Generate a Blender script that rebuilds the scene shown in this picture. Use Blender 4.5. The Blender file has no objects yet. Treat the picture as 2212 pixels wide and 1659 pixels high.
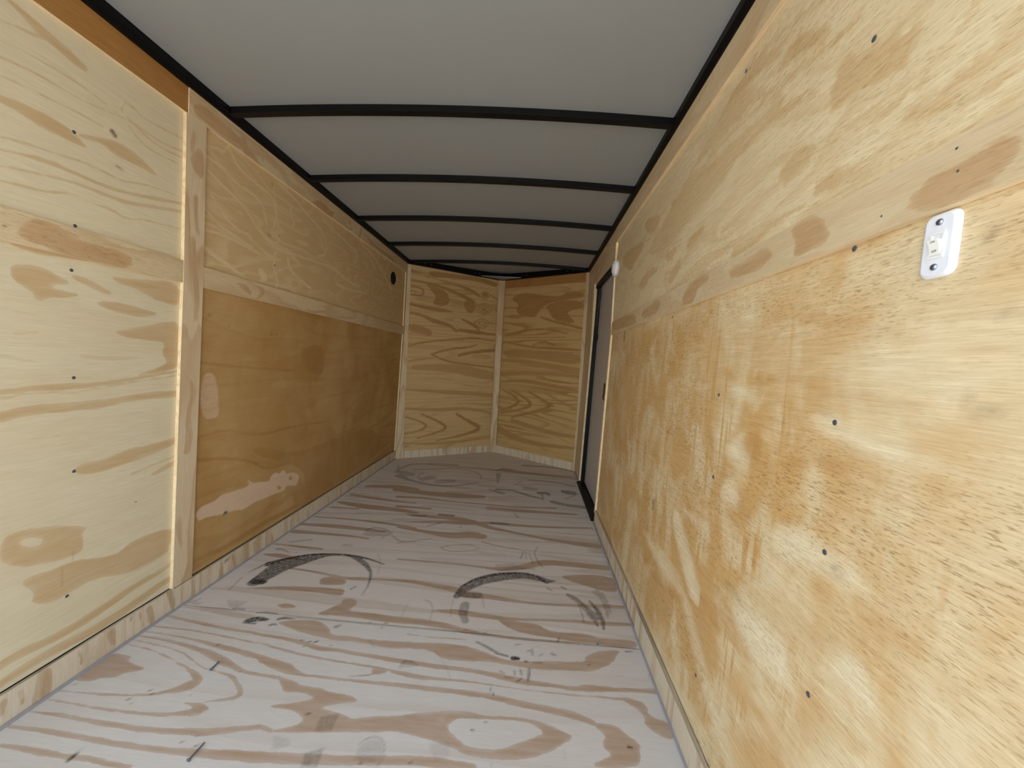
import bpy, bmesh, math
import numpy as np
from mathutils import Vector, Matrix

# ------------------------------------------------------------------ camera
C = bpy.context.scene.collection
scene = bpy.context.scene
cam_d = bpy.data.cameras.new('camera')
cam = bpy.data.objects.new('camera', cam_d)
C.objects.link(cam)
F, YAW, PIT, ROL = 817.64, math.radians(-2.98867), math.radians(-3.1192), math.radians(3.40883)
fw = Vector((math.sin(YAW)*math.cos(PIT), math.cos(YAW)*math.cos(PIT), math.sin(PIT)))
r0 = fw.cross(Vector((0, 0, 1))).normalized()
u0 = r0.cross(fw)
rt = r0*math.cos(ROL)+u0*math.sin(ROL)
up = -r0*math.sin(ROL)+u0*math.cos(ROL)
M = Matrix((rt, up, -fw)).transposed().to_4x4()
M.translation = Vector((1.26571, 0, 1.00451))
cam.matrix_world = M
cam_d.sensor_width = 36
cam_d.lens = F/2212*36
cam_d.clip_start = 0.01
scene.camera = cam

# ------------------------------------------------------------------ light
scene.view_settings.view_transform = 'Standard'
scene.view_settings.look = 'None'
scene.view_settings.gamma = 1
scene.view_settings.use_curve_mapping = False
scene.view_settings.exposure = 0.97
world = bpy.data.worlds.new('daylight')
scene.world = world
world.use_nodes = True
wn = world.node_tree
bg = wn.nodes['Background']
sky = wn.nodes.new('ShaderNodeTexSky')
sky.sky_type = 'NISHITA'
sky.sun_disc = False
sky.sun_elevation = math.radians(48)
sky.sun_rotation = math.radians(20)
sky.air_density = 1.6
sky.dust_density = 4
hs = wn.nodes.new('ShaderNodeHueSaturation')
hs.inputs['Saturation'].default_value = .66
wn.links.new(sky.outputs[0], hs.inputs['Color'])
wn.links.new(hs.outputs[0], bg.inputs[0])
bg.inputs[1].default_value = 0.55
sun_d = bpy.data.lights.new('sun', 'SUN')
sun_d.energy = 4.5
sun_d.angle = math.radians(0.6)
sun_d.color = (1, .96, .90)
sun = bpy.data.objects.new('sun', sun_d)
C.objects.link(sun)
sun.rotation_euler = (math.radians(-42), 0, math.radians(-25))   # shines from beyond the nose, over the roof
sun.location = (0, 6, 6)
# daylight portal in the open rear doorway (guides sampling of the sky only)
pd = bpy.data.lights.new('doorway_portal', 'AREA')
pd.shape = 'RECTANGLE'
pd.size, pd.size_y = 1.75, 1.95
pd.cycles.is_portal = True
po = bpy.data.objects.new('doorway_portal', pd)
C.objects.link(po)

Y0 = -0.12                      # plane of the open rear doorway
po.location = (.875, Y0-.01, .95)
po.rotation_euler = (math.radians(90), 0, 0)

# ------------------------------------------------------------------ frames (u, v) -> world
H, W, YC, YA = 1.898, 1.75, 3.64, 4.21
def frame(O, U, V):
    O, U, V = (np.array(a, float) for a in (O, U, V))
    n = np.cross(U, V)
    n /= np.linalg.norm(n)
    if (np.array((W/2, 1.5, 1.0))-O) @ n < 0:
        n = -n
    return O, U, V, n
def nrm(a):
    a = np.array(a, float)
    return a/np.linalg.norm(a)
FR = {
    'F': frame((0, 0, 0), (1, 0, 0), (0, 1, 0)),
    'Ll': frame((-.04, 0, 0), (0, 1, 0), (.0248, 0, 1)),
    'Lu': frame((-.009-.0077*1.25, 0, 0), (0, 1, 0), (.0077, 0, 1)),
    'Rl': frame((1.737, 0, 0), (0, 1, 0), (.0176, 0, 1)),
    'Ru': frame((1.759+.0108*1.25, 0, 0), (0, 1, 0), (-.0108, 0, 1)),
    'NL': frame((0, YC, 0), nrm((W/2, YA-YC, 0)), (0, 0, 1)),
    'NR': frame((W, YC, 0), nrm((-W/2, YA-YC, 0)), (0, 0, 1)),
}
def at(fr, u, v, d=0):
    O, U, V, n = FR[fr]
    return O+U*u+V*v+n*d
NOSE = math.hypot(W/2, YA-YC)

# ------------------------------------------------------------------ traced grain, stains and tyre marks (mm on each surface)
DATA = """
F g s 1 -15,1278,5.6 118,1261,7.9 219,1247,7.6 332,1242,6.0 347,1236,6.9 437,1231,7.4 528,1220,9.1 604,1198,10.6 662,1203,8.3 732,1194,7.1 811,1189,9.4 893,1182,10.8 973,1177,10.8 1051,1175,9.3 1139,1173,8.3 1216,1163,11.4 1273,1154,12.6 1337,1149,9.8 1403,1148,8.0 1458,1142,7.8 1503,1154,16.4 1569,1155,8.7 1644,1162,7.9 1717,1165,10.2
F g s 1 -21,1224,3.7 109,1224,4.6 248,1214,3.8 367,1196,3.2 401,1198,4.5 494,1178,5.2 605,1162,4.9 728,1153,4.0 828,1147,4.8 867,1142,3.8 910,1134,9.7 969,1127,9.0 1043,1128,5.2 1117,1130,3.9 1196,1127,3.0 1256,1123,2.6 1329,1122,2.5 1437,1120,2.5 1509,1123,3.3 1581,1125,4.2 1634,1124,5.5
F g p 1 772,1111 753,1103 822,1116 856,1127 867,1142 843,1149 804,1141 819,1127 814,1118
F g p 1 1600,1131 1635,1130 1662,1123 1674,1100 1666,1084 1684,1072 1719,1065 1722,1010 1686,1016 1659,1033 1645,1053 1657,1072 1637,1096 1607,1116
F g s 1 -23,1197,2.9 96,1193,3.7 192,1181,5.2 265,1169,9.7 358,1155,10.3 429,1142,8.9 468,1129,14.8 538,1112,19.9 583,1097,10.6 610,1091,5.2 665,1092,5.0 759,1090,4.9 870,1091,7.0 943,1092,7.8 1034,1090,8.9 1107,1089,10.1 1188,1088,10.0 1241,1080,11.1 1294,1071,11.0 1364,1064,11.6 1431,1055,12.7 1480,1044,10.9 1502,1034,7.0
F g p 1 1496,1038 1539,1040 1568,1033 1583,1014 1605,1000 1619,983 1611,973 1611,955 1597,925 1474,912 1495,933 1540,950 1516,965 1516,984 1528,998 1512,1017
F g s 1 -14,1176,3.2 76,1171,5.2 173,1157,7.1 276,1134,11.8 334,1112,14.2 387,1095,9.2 427,1081,6.4 488,1076,5.0 547,1073,5.9
F g p 1 536,1077 568,1074 607,1065 625,1055 687,1054 717,1045 768,1043 807,1036 822,1024 797,1016 751,1003 726,992 779,984 809,977 830,969 879,985 943,993 1005,1009 1053,1020 1127,1030 1161,1028 1196,1023 1262,1028 1316,1027 1362,1020 1404,1004 1435,993 1436,987 1421,973 1391,954 1375,941 1329,922 1284,910 1240,905 1180,907 1149,911 1108,926 1059,936 1009,944 959,950 884,937 807,931 748,921 688,915 638,910 638,917 694,936 700,957 671,971 630,977 573,980 634,996 663,1005 697,1019 646,1033 590,1026 574,1048
F -g p 1 1131,1008 1197,1011 1263,1017 1313,1016 1336,1008 1361,989 1329,973 1283,952 1244,932 1192,929 1145,932 1144,939 1117,954 1093,975 1102,997
F g s 1 -22,893,3.0 64,894,5.1 155,887,6.3 241,884,7.7 309,881,7.1 401,885,8.4 475,892,12.2 528,904,9.6 596,920,7.7 599,922,6.2 630,916,5.4 644,914,2.8
F g s 1 -20,851,4.2 54,853,6.1 157,848,7.0 241,844,7.0 323,840,6.4 415,840,7.8 505,842,10.1 591,847,12.9 650,849,13.4 700,852,13.6 786,858,13.1 872,865,11.8 957,874,12.0 1043,884,11.9 1117,883,13.1 1177,880,12.1
F g s 1 25,808,4.8 89,807,6.5 155,803,7.5 207,800,6.0 260,804,7.1 311,798,6.5 374,795,5.5
F g s 1 -19,1137,1.6 59,1129,2.3 138,1111,2.6 198,1090,2.5 253,1074,3.6 292,1056,7.9 320,1038,12.6 318,1021,22.1 302,1007,16.4 276,994,8.8 241,976,3.9 180,967,3.8 117,961,4.6 47,960,2.5 -19,956,1.4
F g s 1 -22,1158,1.7 80,1147,2.0 177,1131,2.4 246,1101,2.6 294,1079,2.0 370,1070,2.1 414,1058,7.2 438,1040,5.2 474,1016,7.5 479,997,8.9 444,984,3.8 401,973,2.4
F g s 1 -19,930,1.5 54,927,3.3 129,922,3.5 200,920,4.3 266,921,5.1 329,924,5.5 384,936,8.8 409,946,14.5
F g p 1 333,964 405,969 438,951 413,941 368,939 386,949 371,958
F g p 1 -28,1102 28,1095 50,1093 47,1078 102,1064 132,1058 124,1044 90,1033 88,1016 42,1008 31,996 -20,990 -25,1017 -26,1047
F g s 0.6 -13,1332,3.1 99,1333,12.9 204,1319,16.5 277,1313,11.2
F g p 1 375,1307 503,1333 552,1319 588,1293 608,1265 671,1268 759,1263 884,1268 1048,1284 1134,1268 1178,1252 1183,1247 1250,1230 1329,1238 1409,1248 1510,1258 1505,1278 1560,1318 1646,1329 1622,1299 1613,1277 1579,1247 1524,1218 1446,1213 1349,1203 1251,1210 1172,1217 1094,1207 1025,1206 975,1241 893,1241 835,1228 724,1246 642,1241 574,1249 501,1263 411,1287
F g s 1 871,1306,2.8 959,1301,2.3 1086,1307,2.3
F g p 1 487,1359 522,1396 553,1437 547,1467 585,1480 623,1451 611,1416 605,1399 699,1400 795,1393 864,1396 958,1389 1028,1379 1100,1351 1167,1341 1081,1334 1012,1351 897,1361 810,1354 669,1363 576,1365
F g s 1 1067,1352,15.0 1156,1340,9.0 1286,1336,7.7 1415,1342,5.3 1501,1345,4.7
F g p 1 97,1471 155,1488 288,1519 487,1533 526,1528 540,1489 514,1481 409,1490 335,1487 215,1477
F g p 1 379,1594 474,1619 519,1562 463,1549 392,1544 408,1571
F g s 1 469,1618,3.8 501,1609,11.4 603,1621,9.0 763,1627,10.5 872,1617,18.4 1009,1594,21.7 1028,1563,22.0 1128,1573,18.8 1205,1560,14.4 1330,1551,8.7 1478,1561,10.2 1628,1575,15.8 1728,1582,11.9
F g s 1 933,1448,5.7 1013,1452,17.6 1048,1450,16.0 1167,1442,15.8 1237,1438,10.3 1376,1454,7.6 1492,1464,9.8 1561,1460,13.8 1655,1469,13.7 1720,1475,8.9
F g p 1 1177,1440 1238,1427 1348,1430 1383,1396 1440,1391 1508,1400 1572,1390 1587,1350 1500,1339 1438,1354 1329,1363 1263,1373 1217,1399
F g p 1 1507,1394 1571,1381 1716,1391 1713,1350 1648,1338 1543,1344 1438,1354
F g p 1 1443,1788 1727,1834 1724,1685 1648,1682 1578,1712 1495,1742
F g s 1 657,1803,7.7 815,1804,8.7 972,1806,7.6 1104,1793,10.3 1181,1796,21.5 1282,1832,25.1 1388,1900,28.1 1548,1896,26.0 1706,1892,25.8
F g s 1 531,2150,8.9 728,2117,22.5 855,2100,36.4 970,2135,44.1 1034,2120,31.1
F g s 1 1042,2057,5.7 1134,2024,5.8 1249,2008,5.8
F g s 1 531,2338,15.7 669,2332,23.8 802,2342,31.5 940,2321,25.3 1048,2249,23.9 1210,2207,15.0 1304,2183,14.8 1456,2144,19.9 1692,2122,36.6
F g s 1 1026,2548,27.9 1193,2545,27.8 1408,2552,22.2 1623,2560,13.0
F g s 1 358,2627,20.7 544,2646,18.1 741,2616,11.6 967,2614,11.7 1190,2602,13.6 1485,2644,15.6
F g s 1 305,2774,42.1 557,2738,42.7 792,2746,54.6 947,2758,32.9
F g s 1 420,2458,21.3 633,2462,15.9
F g s 1 555,2229,6.1 784,2274,26.1 978,2289,30.5 1073,2315,20.2 1205,2310,19.9 1401,2317,16.7 1698,2358,10.7
F g s 1 836,1954,5.3 869,1983,4.6 934,2006,4.8 1002,2010,4.5 1049,1985,2.3 1001,1945,4.3 927,1924,4.4 859,1929,4.9 836,1954,3.6
F g s 1 343,3510,13.8 650,3484,13.8 946,3492,24.0 1243,3432,16.5 1716,3391,16.3
F g s 1 1043,3517,34.0 1339,3457,23.6 1675,3444,16.7
F g s 1 1236,3720,27.3 1548,3728,27.3 1733,3629,21.1
F g s 1 -4,2197,8.7 229,2204,11.4 430,2190,17.4 633,2155,11.5
F g s 1 -15,2088,17.5 155,2100,26.1 348,2087,21.4 473,2083,15.1
F g s 1 2,1994,23.9 151,1996,15.5 330,1997,11.5 425,1982,8.7
F g s 1 22,2450,20.1 199,2411,40.2 415,2402,32.6 563,2379,23.4
F g s 1 37,2598,21.2 286,2548,19.7 513,2536,12.9
F g s 1 66,2792,29.2 254,2836,47.2 429,2803,31.8
F g s 1 16,2354,11.7 186,2363,11.7
F g s 1 -12,1844,8.1 101,1841,12.9 245,1833,11.7
F g s 1 203,1646,7.7 308,1637,7.5 417,1619,9.4 522,1602,9.3 657,1624,8.1 799,1629,13.5
F g p 1 376,1604 461,1609 464,1577 519,1561 398,1543
F g s 1 13,1740,7.5 86,1742,21.5 205,1722,8.0
F g p 1 313,1394 346,1410 396,1399 397,1383 345,1376
F d s 0.75 133,1525,32.2 129,1582,53.0 146,1655,58.9 210,1713,44.5 262,1757,27.2 322,1793,10.7 399,1800,9.4 477,1783,15.2
F d s 0.95 89,1664,18.8 131,1715,10.9 224,1776,8.8 319,1797,7.1 426,1800,7.5 513,1784,5.7 608,1745,3.0
F d s 0.7 433,1786,9.2 501,1752,16.3 558,1695,8.8 585,1655,4.0 599,1606,4.7 611,1552,1.9
F d s 1 126,1528,20.3 161,1526,16.9
F d s 0.5 53,1587,3.5 72,1652,7.3
F d s 0.5 70,1455,2.3 52,1545,2.4
F d s 0.6 37,1797,7.5 62,1801,3.2 110,1777,2.6
F d s 0.3 537,1840,2.0 584,1766,1.9 613,1659,1.9
F d s 0.7 1003,1552,15.3 1027,1616,26.3 1083,1682,31.7 1162,1725,35.2 1259,1758,28.5 1334,1752,23.9 1402,1724,15.6 1432,1733,3.3
F d s 0.9 1007,1621,6.8 1071,1697,9.2 1159,1751,10.4 1258,1772,9.1 1334,1766,8.7 1392,1714,9.1
F d s 0.45 1048,1502,18.8 1050,1443,18.2 1048,1450,16.6 1066,1404,13.7
F d s 0.5 1035,1571,22.0 1090,1572,21.9
F d s 0.3 994,1550,1.8 996,1481,1.7 1004,1424,2.1
F d s 0.35 1107,1582,3.2 1127,1493,1.7
F d s 0.25 1162,1775,6.8 1231,1814,9.4 1334,1821,7.7
F d s 0.5 1481,1631,6.4 1523,1593,12.0 1552,1548,16.9 1579,1499,23.0
F d s 0.3 1618,1683,11.9 1645,1625,9.8 1641,1561,7.9 1631,1506,6.2
F d s 0.65 1480,1639,5.1 1514,1619,7.0 1548,1567,5.8 1568,1503,6.3 1582,1449,5.0
F d s 0.65 1573,1603,4.7 1598,1544,10.8 1608,1480,9.0 1602,1432,4.0
F d s 0.45 1520,1579,2.8 1531,1512,3.1 1529,1462,2.8
F d s 0.3 1599,1675,7.6 1634,1637,11.8 1635,1557,6.8
F d s 0.35 1641,1672,3.8 1654,1607,3.4 1650,1536,3.0
F d s 0.6 1458,1689,4.4 1478,1674,3.5
F d s 0.5 1393,1670,5.1 1414,1655,3.3
F d s 0.45 1278,1990,3.5 1264,1911,3.9
F d s 0.35 1290,1981,2.3 1294,1905,2.2
F d s 0.4 1307,1972,2.4 1329,1870,2.3
F d s 0.6 1352,2050,1.8 1335,1977,2.2 1351,1904,2.5 1376,1848,2.7
F d s 0.45 188,3097,31.8 307,3010,20.0 502,2935,16.1 655,2932,15.2 785,3003,12.0 869,3078,6.9
F d s 0.38 125,3272,14.2 176,3464,19.8 433,3555,18.5 598,3543,24.7
F d s 0.34 247,3305,13.2 430,3371,13.3 560,3441,17.3 710,3428,12.2 827,3357,10.0 881,3243,6.0 884,3153,3.7
F d s 0.34 147,3211,41.7 279,3151,49.9
F d s 0.4 367,3221,7.5 346,3153,6.3 364,3082,5.3 429,3012,5.7
F d s 0.28 413,3065,42.6 473,3139,53.2
F d s 0.3 550,3014,46.2 657,3082,47.1
F d s 0.28 988,3468,15.1 1040,3553,19.9 1141,3544,17.7
F d s 0.45 83,3401,5.7 142,3210,7.5 319,3013,9.3
F d s 0.35 1016,3373,23.7 1032,3104,6.1
F d s 0.55 1047,2947,22.4 1172,2951,14.0 1297,2859,18.5 1400,2814,10.7
F d s 0.55 1387,2939,30.8 1445,2952,25.8 1451,2894,6.3
F d s 0.55 1399,2930,7.6 1404,2793,4.0
F d s 0.55 1583,3021,43.6 1646,2986,55.1
F d s 0.5 1477,2765,26.7 1565,2721,27.4 1700,2709,27.3
F d s 0.4 1293,3254,15.0 1520,3251,17.8 1674,3175,16.4
F d s 0.35 1577,2853,8.5 1697,2998,5.9
F d s 0.4 990,2934,17.6 1095,2861,21.0
F d s 0.25 1173,3082,7.0 1230,3209,7.3
F d s 0.3 1278,3027,64.6 1346,3017,25.7
F d s 0.4 562,2327,13.1 639,2343,13.2
F d s 0.5 725,2377,16.4 808,2377,16.4
F d s 0.4 1073,2315,15.5 1165,2317,15.5
F d s 0.35 1203,2492,6.8 1233,2429,7.6
F d s 0.3 694,2196,8.0 756,2253,11.0
F d s 0.35 598,1965,6.0 673,2002,4.9 761,2044,5.0
F d s 0.42 371,2077,7.0 394,2124,7.2 480,2112,6.1 517,2064,4.1 491,2007,4.1
F d s 0.25 404,2043,32.7 500,2061,32.9
F d s 0.4 537,2041,4.3 602,1977,6.0 685,1992,4.8
F d s 0.35 335,1894,8.6 374,1895,6.5
F d s 0.25 59,1880,11.3 138,1918,11.5
F d s 0.85 277,1293,13.6 300,1309,15.0 338,1308,6.9
F d s 0.7 369,1284,5.1 377,1291,4.4 389,1287,2.2
F d s 0.7 377,1317,6.6 393,1326,6.5 431,1325,2.4
F d s 0.55 174,1352,4.4 217,1352,4.4
F d s 0.6 278,1340,3.6 309,1348,4.5 353,1344,2.9
F d s 0.6 271,1283,5.2 311,1284,5.2
F d s 0.9 520,1229,2.2 529,1227,1.8
F d s 0.9 549,1224,2.7 557,1227,2.4
F d s 0.9 570,1225,3.1 578,1231,2.5
F d s 0.6 545,1202,2.4 549,1204,2.4
F d s 0.6 628,1220,1.5 634,1218,1.5
F d s 0.4 603,1307,8.2 612,1315,6.9
F d s 0.35 747,1261,1.4 780,1232,1.3
F d s 0.4 898,1156,2.9 900,1185,3.6 927,1186,3.6 950,1174,2.1
F d p 0.2 893,1160 899,1187 935,1187 951,1172 921,1158
F d s 0.22 991,1243,1.6 1042,1183,1.5 1069,1131,1.4
F d s 0.35 753,1103,1.4 818,1117,1.4
F d p 0.28 748,926 742,966 787,981 791,931
F d p 0.33 766,837 755,869 796,888 805,841
F d p 0.16 641,904 691,901 714,885 663,862 670,886
F d s 0.35 879,906,1.8 897,929,2.4 929,928,2.5 945,911,1.7 953,877,1.5 945,859,2.2
F d p 0.16 877,891 899,924 939,919 957,866 890,864
F d p 0.12 1054,929 1108,938 1116,900 1084,885
F d s 0.35 816,1399,1.7 815,1472,1.8
F d s 0.35 877,1508,3.3 905,1496,2.6 926,1454,1.9 931,1385,1.8
F d s 0.5 578,1655,4.6 610,1576,3.2 611,1500,1.7
F d s 0.8 716,1345,2.4 712,1343,2.4
F d s 0.8 770,1351,2.2 779,1351,1.9
F d s 0.5 767,1327,3.5 772,1324,2.5
F d s 0.9 701,970,2.4 706,972,2.0
F d s 0.9 902,863,1.8 906,863,1.3
F d s 0.9 1022,875,1.2 1026,878,0.9
F d s 0.4 853,1444,1.1 853,1442,1.1
F d s 1 1261,1243,9.3 1277,1243,6.7
F d s 0.6 1127,1300,4.2 1163,1283,5.1 1208,1256,5.1 1241,1249,4.2
F d s 0.65 1315,1208,2.3 1316,1185,4.9 1312,1157,2.6
F d s 0.5 1287,1195,3.6 1291,1179,3.5
F d s 0.45 1268,1188,3.5 1270,1174,2.7
F d s 0.45 1222,1182,3.6 1234,1174,2.7
F d s 0.4 1239,1161,2.3 1265,1160,1.8
F d s 0.6 1277,1148,2.4 1292,1163,2.0
F d s 0.65 1302,1234,4.6 1309,1233,3.6
F d s 0.4 1329,1233,3.0 1357,1233,3.0
F d s 0.55 1309,1280,2.4 1327,1293,2.0
F d s 0.6 1325,1287,2.9 1327,1266,2.9
F d s 0.5 1350,1264,1.8 1364,1276,1.8
F d s 0.5 1395,1280,5.5 1407,1275,3.3
F d s 0.6 1266,1305,2.2 1283,1310,1.7
F d s 0.6 1419,1342,3.8 1425,1361,2.6
F d s 0.55 1661,1325,4.3 1687,1329,2.2
F d s 0.5 1139,1341,2.8 1155,1355,1.7
F d s 0.7 1518,1244,2.2 1520,1249,1.9
F d s 0.5 1715,1230,1.4 1718,1211,2.3
F d s 0.6 1196,1120,1.3 1198,1104,1.3
F d s 0.7 1206,1100,1.3 1209,1091,1.4
F d s 0.95 1584,977,3.1 1592,976,2.1
F d s 0.8 1160,977,2.3 1168,975,1.6
F d s 0.8 1194,1003,1.7 1200,1003,1.4
F d s 0.2 1409,950,1.3 1410,927,1.2
F d s 0.3 1223,895,1.2 1226,887,1.2
F d s 0.9 223,794,4.1 223,801,5.3 223,810,2.4
F d s 0.3 219,810,3.5 222,822,1.8
F d s 0.8 219,987,1.8 225,989,1.3
F d s 0.8 235,976,2.0 241,980,1.5
F d s 0.8 189,954,2.3 195,957,1.9
F d s 0.6 210,946,0.8 213,945,0.8
F d s 0.6 267,1172,3.8 268,1175,2.6
F d s 0.5 -7,982,1.6 1,983,1.6
F d s 0.8 438,862,1.6 442,864,1.2
F d s 0.8 478,856,1.8 485,859,1.4
F d s 0.8 343,988,0.9 345,988,0.9
F d s 0.8 417,1080,1.5 420,1079,1.5
F d s 0.8 461,879,1.1 464,879,1.1
F d s 0.2 -35,1365,9.0 27,1360,7.1
F d s 0.4 -13,1359,3.3 -2,1371,3.3 7,1389,2.5
F d p 0.2 109,1397 196,1397 186,1356 155,1352
F d s 0.3 1146,1823,6.7 1233,1851,6.7
Lp g s 1 861,1779,6.3 883,1773,8.8 913,1761,12.6 954,1752,14.0 985,1744,13.4 1011,1740,7.3
Lp g s 1 846,1722,2.3 897,1737,3.5 924,1746,3.6
Lp g s 1 846,1678,1.1 896,1685,1.5 954,1690,1.7 1005,1689,1.9 1054,1679,2.5 1092,1673,2.1
Lp g s 1 845,1641,1.1 910,1650,1.6 969,1650,1.7 1033,1654,1.7 1100,1669,1.5
Lp g s 1 845,1599,1.1 924,1607,1.6 985,1611,1.7 1055,1612,1.4
Lp g s 1 845,1548,9.1 883,1550,13.5 924,1546,18.4 969,1544,18.4 1012,1532,4.7
Lp g s 1 1002,1556,3.8 1055,1572,8.5 1093,1571,23.0 1134,1570,19.4 1179,1561,11.0 1207,1552,4.0
Lp g s 1 844,1461,1.2 896,1473,1.4 954,1479,1.6 1019,1491,1.9 1074,1485,1.9 1114,1485,2.0 1180,1508,1.9 1307,1519,2.1
Lp g s 1 844,1432,2.0 910,1447,4.4 954,1451,5.6 1020,1448,5.2 1094,1449,5.3 1180,1468,5.5 1307,1499,6.0
Lp g s 1 844,1395,1.3 910,1410,2.2 986,1424,3.6 1056,1424,5.3 1115,1424,6.2 1204,1447,5.1 1308,1471,6.0
Lp g s 1 844,1361,2.4 896,1368,4.0 930,1372,3.2 970,1390,2.3 1038,1387,2.2 1075,1390,2.8 1115,1376,2.8 1181,1396,1.8 1298,1409,3.1
Lp g s 1 1112,1719,2.1 1141,1717,2.5 1163,1705,2.4 1224,1710,2.3 1308,1721,4.1
Lp g s 1 1112,1716,1.5 1104,1689,2.3
Lp g s 1 1092,1668,1.9 1155,1673,2.9 1215,1663,2.9 1309,1677,3.5
Lp g s 1 1121,1678,2.2 1178,1655,2.6 1225,1645,2.4 1310,1657,3.5
Lp g s 1 1125,1655,2.3 1160,1627,2.6 1216,1621,2.1 1305,1629,2.5
Lp d s 0.75 1080,1612,7.3 1087,1605,6.3
Lp d s 0.55 1092,1521,3.0 1108,1517,3.1
Lp g s 1 866,1221,2.6 896,1216,6.3 955,1222,7.8 1021,1225,5.0
Lp g p 1 859,1169 883,1177 919,1180 949,1169 988,1150 934,1137 956,1128 1012,1125 972,1109 935,1105 914,1086 900,1117 867,1132
Lp g p 1 1074,1194 1140,1196 1297,1228 1311,1134 1225,1141 1163,1168 1098,1178
Lp g p 1 1045,1111 1079,1121 1164,1112 1237,1103 1188,1082 1100,1085 1053,1100
Lp g p 1 981,1176 1022,1174 1059,1157 1090,1145 1075,1134 1029,1151 988,1162
Lp g p 1 1085,1030 1144,1044 1238,1073 1313,1086 1319,927 1259,902 1148,890 1218,913 1269,933 1241,968 1256,1004 1190,1010 1127,1011
Lp g s 1 846,860,7.9 899,867,8.3 959,867,8.8 1028,867,7.7 1105,875,6.5 1194,888,5.0 1314,905,4.3
Lp g s 1 846,799,14.6 900,811,12.3 977,809,13.2 1066,808,12.6 1128,819,10.9 1196,823,11.5 1318,822,13.6
Lp g s 1 846,845,0.9 914,857,1.0 993,846,1.0 1105,866,1.2 1298,888,1.3
Lp g p 1 990,616 1014,642 1070,637 1132,654 1226,653 1323,666 1325,638 1202,613 1133,606 1051,598
Lp g s 1 1156,568,3.7 1228,580,2.8 1309,591,3.6
Lp g s 1 1229,547,7.0 1282,560,10.3 1324,572,9.4
Lp g s 0.5 901,733,2.7 961,733,2.9
Lp g s 0.5 871,1004,4.3 912,1011,3.7
Lp g s 0.5 1012,953,5.4 1083,945,6.7 1169,951,3.3
Lp g s 0.5 845,949,5.3 877,942,4.4 916,935,1.9
Lp g s 0.5 868,1061,2.5 897,1058,3.7 929,1051,2.7
Lp g p 1 848,481 864,500 933,491 1035,446 1021,428 1029,370 983,372 904,390 865,416 848,436
Lp -g p 1 883,472 903,472 933,454 924,436 892,452
Lp g p 1 884,354 904,366 967,355 1001,359 1118,311 1162,343 1313,325 1315,265 1292,259 1299,234 1239,226 1165,225 1058,272 1002,265 945,262 905,288 917,318
Lp g s 1 850,162,10.5 892,164,12.7 969,151,12.8 1041,153,14.5 1122,166,13.9 1191,175,11.7 1268,173,9.4 1321,188,7.4
Lp g s 1 850,111,11.9 892,117,13.2 953,117,13.4 1042,108,14.5 1123,106,15.7 1217,119,15.3 1320,129,10.6
Lp g s 1 850,152,1.2 906,161,1.2 976,146,1.2 1080,150,1.4 1167,163,1.6 1295,174,1.7
Lb g p 1 1317,1677 1372,1738 1379,1610 1348,1616 1324,1640
Lb g s 1 1344,1536,10.8 1345,1459,8.1 1359,1411,8.5
Lb g s 1 1335,1382,13.3 1344,1284,11.0 1359,1180,13.6 1357,1098,7.9
Lb g s 1 1342,873,7.6 1362,822,13.7 1338,742,11.0 1350,656,15.4 1340,602,14.0
Lb g p 1 863,1249 932,1272 999,1274 1130,1275 1131,1226 1050,1219 964,1216 932,1230 876,1234
Lb g p 1 863,1261 903,1304 947,1291 1013,1278 918,1240 876,1241
Lb g s 1 1551,1269,5.2 1601,1263,18.2 1623,1242,8.3
Lb g s 1 1661,1284,6.1 1713,1266,16.4 1664,1227,5.5
Lb g s 1 1951,1223,5.4 2055,1225,6.5 2219,1244,8.6
Lb g p 1 1322,1860 1373,1881 1520,1870 1664,1825 1633,1841 1577,1801 1548,1831 1478,1816 1380,1818 1323,1822
Lb g s 1 1553,1879,10.6 1590,1828,12.1 1665,1809,6.1
Lb g p 1 2023,1807 2140,1870 2207,1848 2305,1857 2238,1795 2093,1816
Lb g s 1 2399,1839,10.6 2434,1812,7.1 2518,1833,7.6 2463,1863,8.8
Lb g s 1 2612,1806,10.8 2642,1886,10.9
Lb g s 1 2684,1865,7.8 2858,1831,12.1 3243,1833,12.7
Lb g s 1 1291,85,11.8 1301,42,11.2 1307,15,10.2
Lb g s 1 1388,68,7.8 1391,3,11.4
Lb g s 1 1184,76,4.0 1198,16,3.4
Lb g s 1 1218,70,11.0 1228,16,11.1
Lb g s 1 1096,70,13.5 1104,24,7.6
Lb g s 1 1013,73,2.7 1018,32,4.0
Lb g s 1 933,71,13.9 933,16,15.2
Lb g s 1 849,67,6.8 847,35,4.5
Lb g s 1 882,66,1.6 887,28,3.1
Lb g s 1 1156,79,2.6 1156,68,3.7
Lb g s 1 1526,69,6.9 1524,0,8.7
Lb g s 1 1589,69,9.7 1601,14,10.8
Lb g s 1 1676,75,3.1 1686,14,4.3
Lb g s 1 1720,69,7.6 1724,15,6.9
Lb g s 1 1842,55,7.4 1849,13,11.2
Lb g s 1 1962,65,5.3 1967,-2,5.3
Lb g s 1 1995,63,4.5 2004,-13,6.3
Lb g s 1 2069,63,4.8 2076,-2,5.8
Lb g s 1 2155,60,5.2 2161,-7,6.3
Lb g s 1 2388,54,5.1 2395,-12,6.4
Lb g s 1 2543,67,8.5 2555,-13,9.9
Lb g s 1 2665,58,6.3 2674,-16,6.3
Lb g s 1 2799,48,6.9 2806,-12,6.9
Lb g s 1 3150,32,8.6 3161,-36,8.6
Lb d s 0.6 1548,66,7.3 1571,69,4.3
Rp g p 1 1114,1740 1100,1767 1033,1767 1004,1774 895,1737 842,1712 879,1708 927,1708 982,1722 1043,1728 1076,1724
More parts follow.
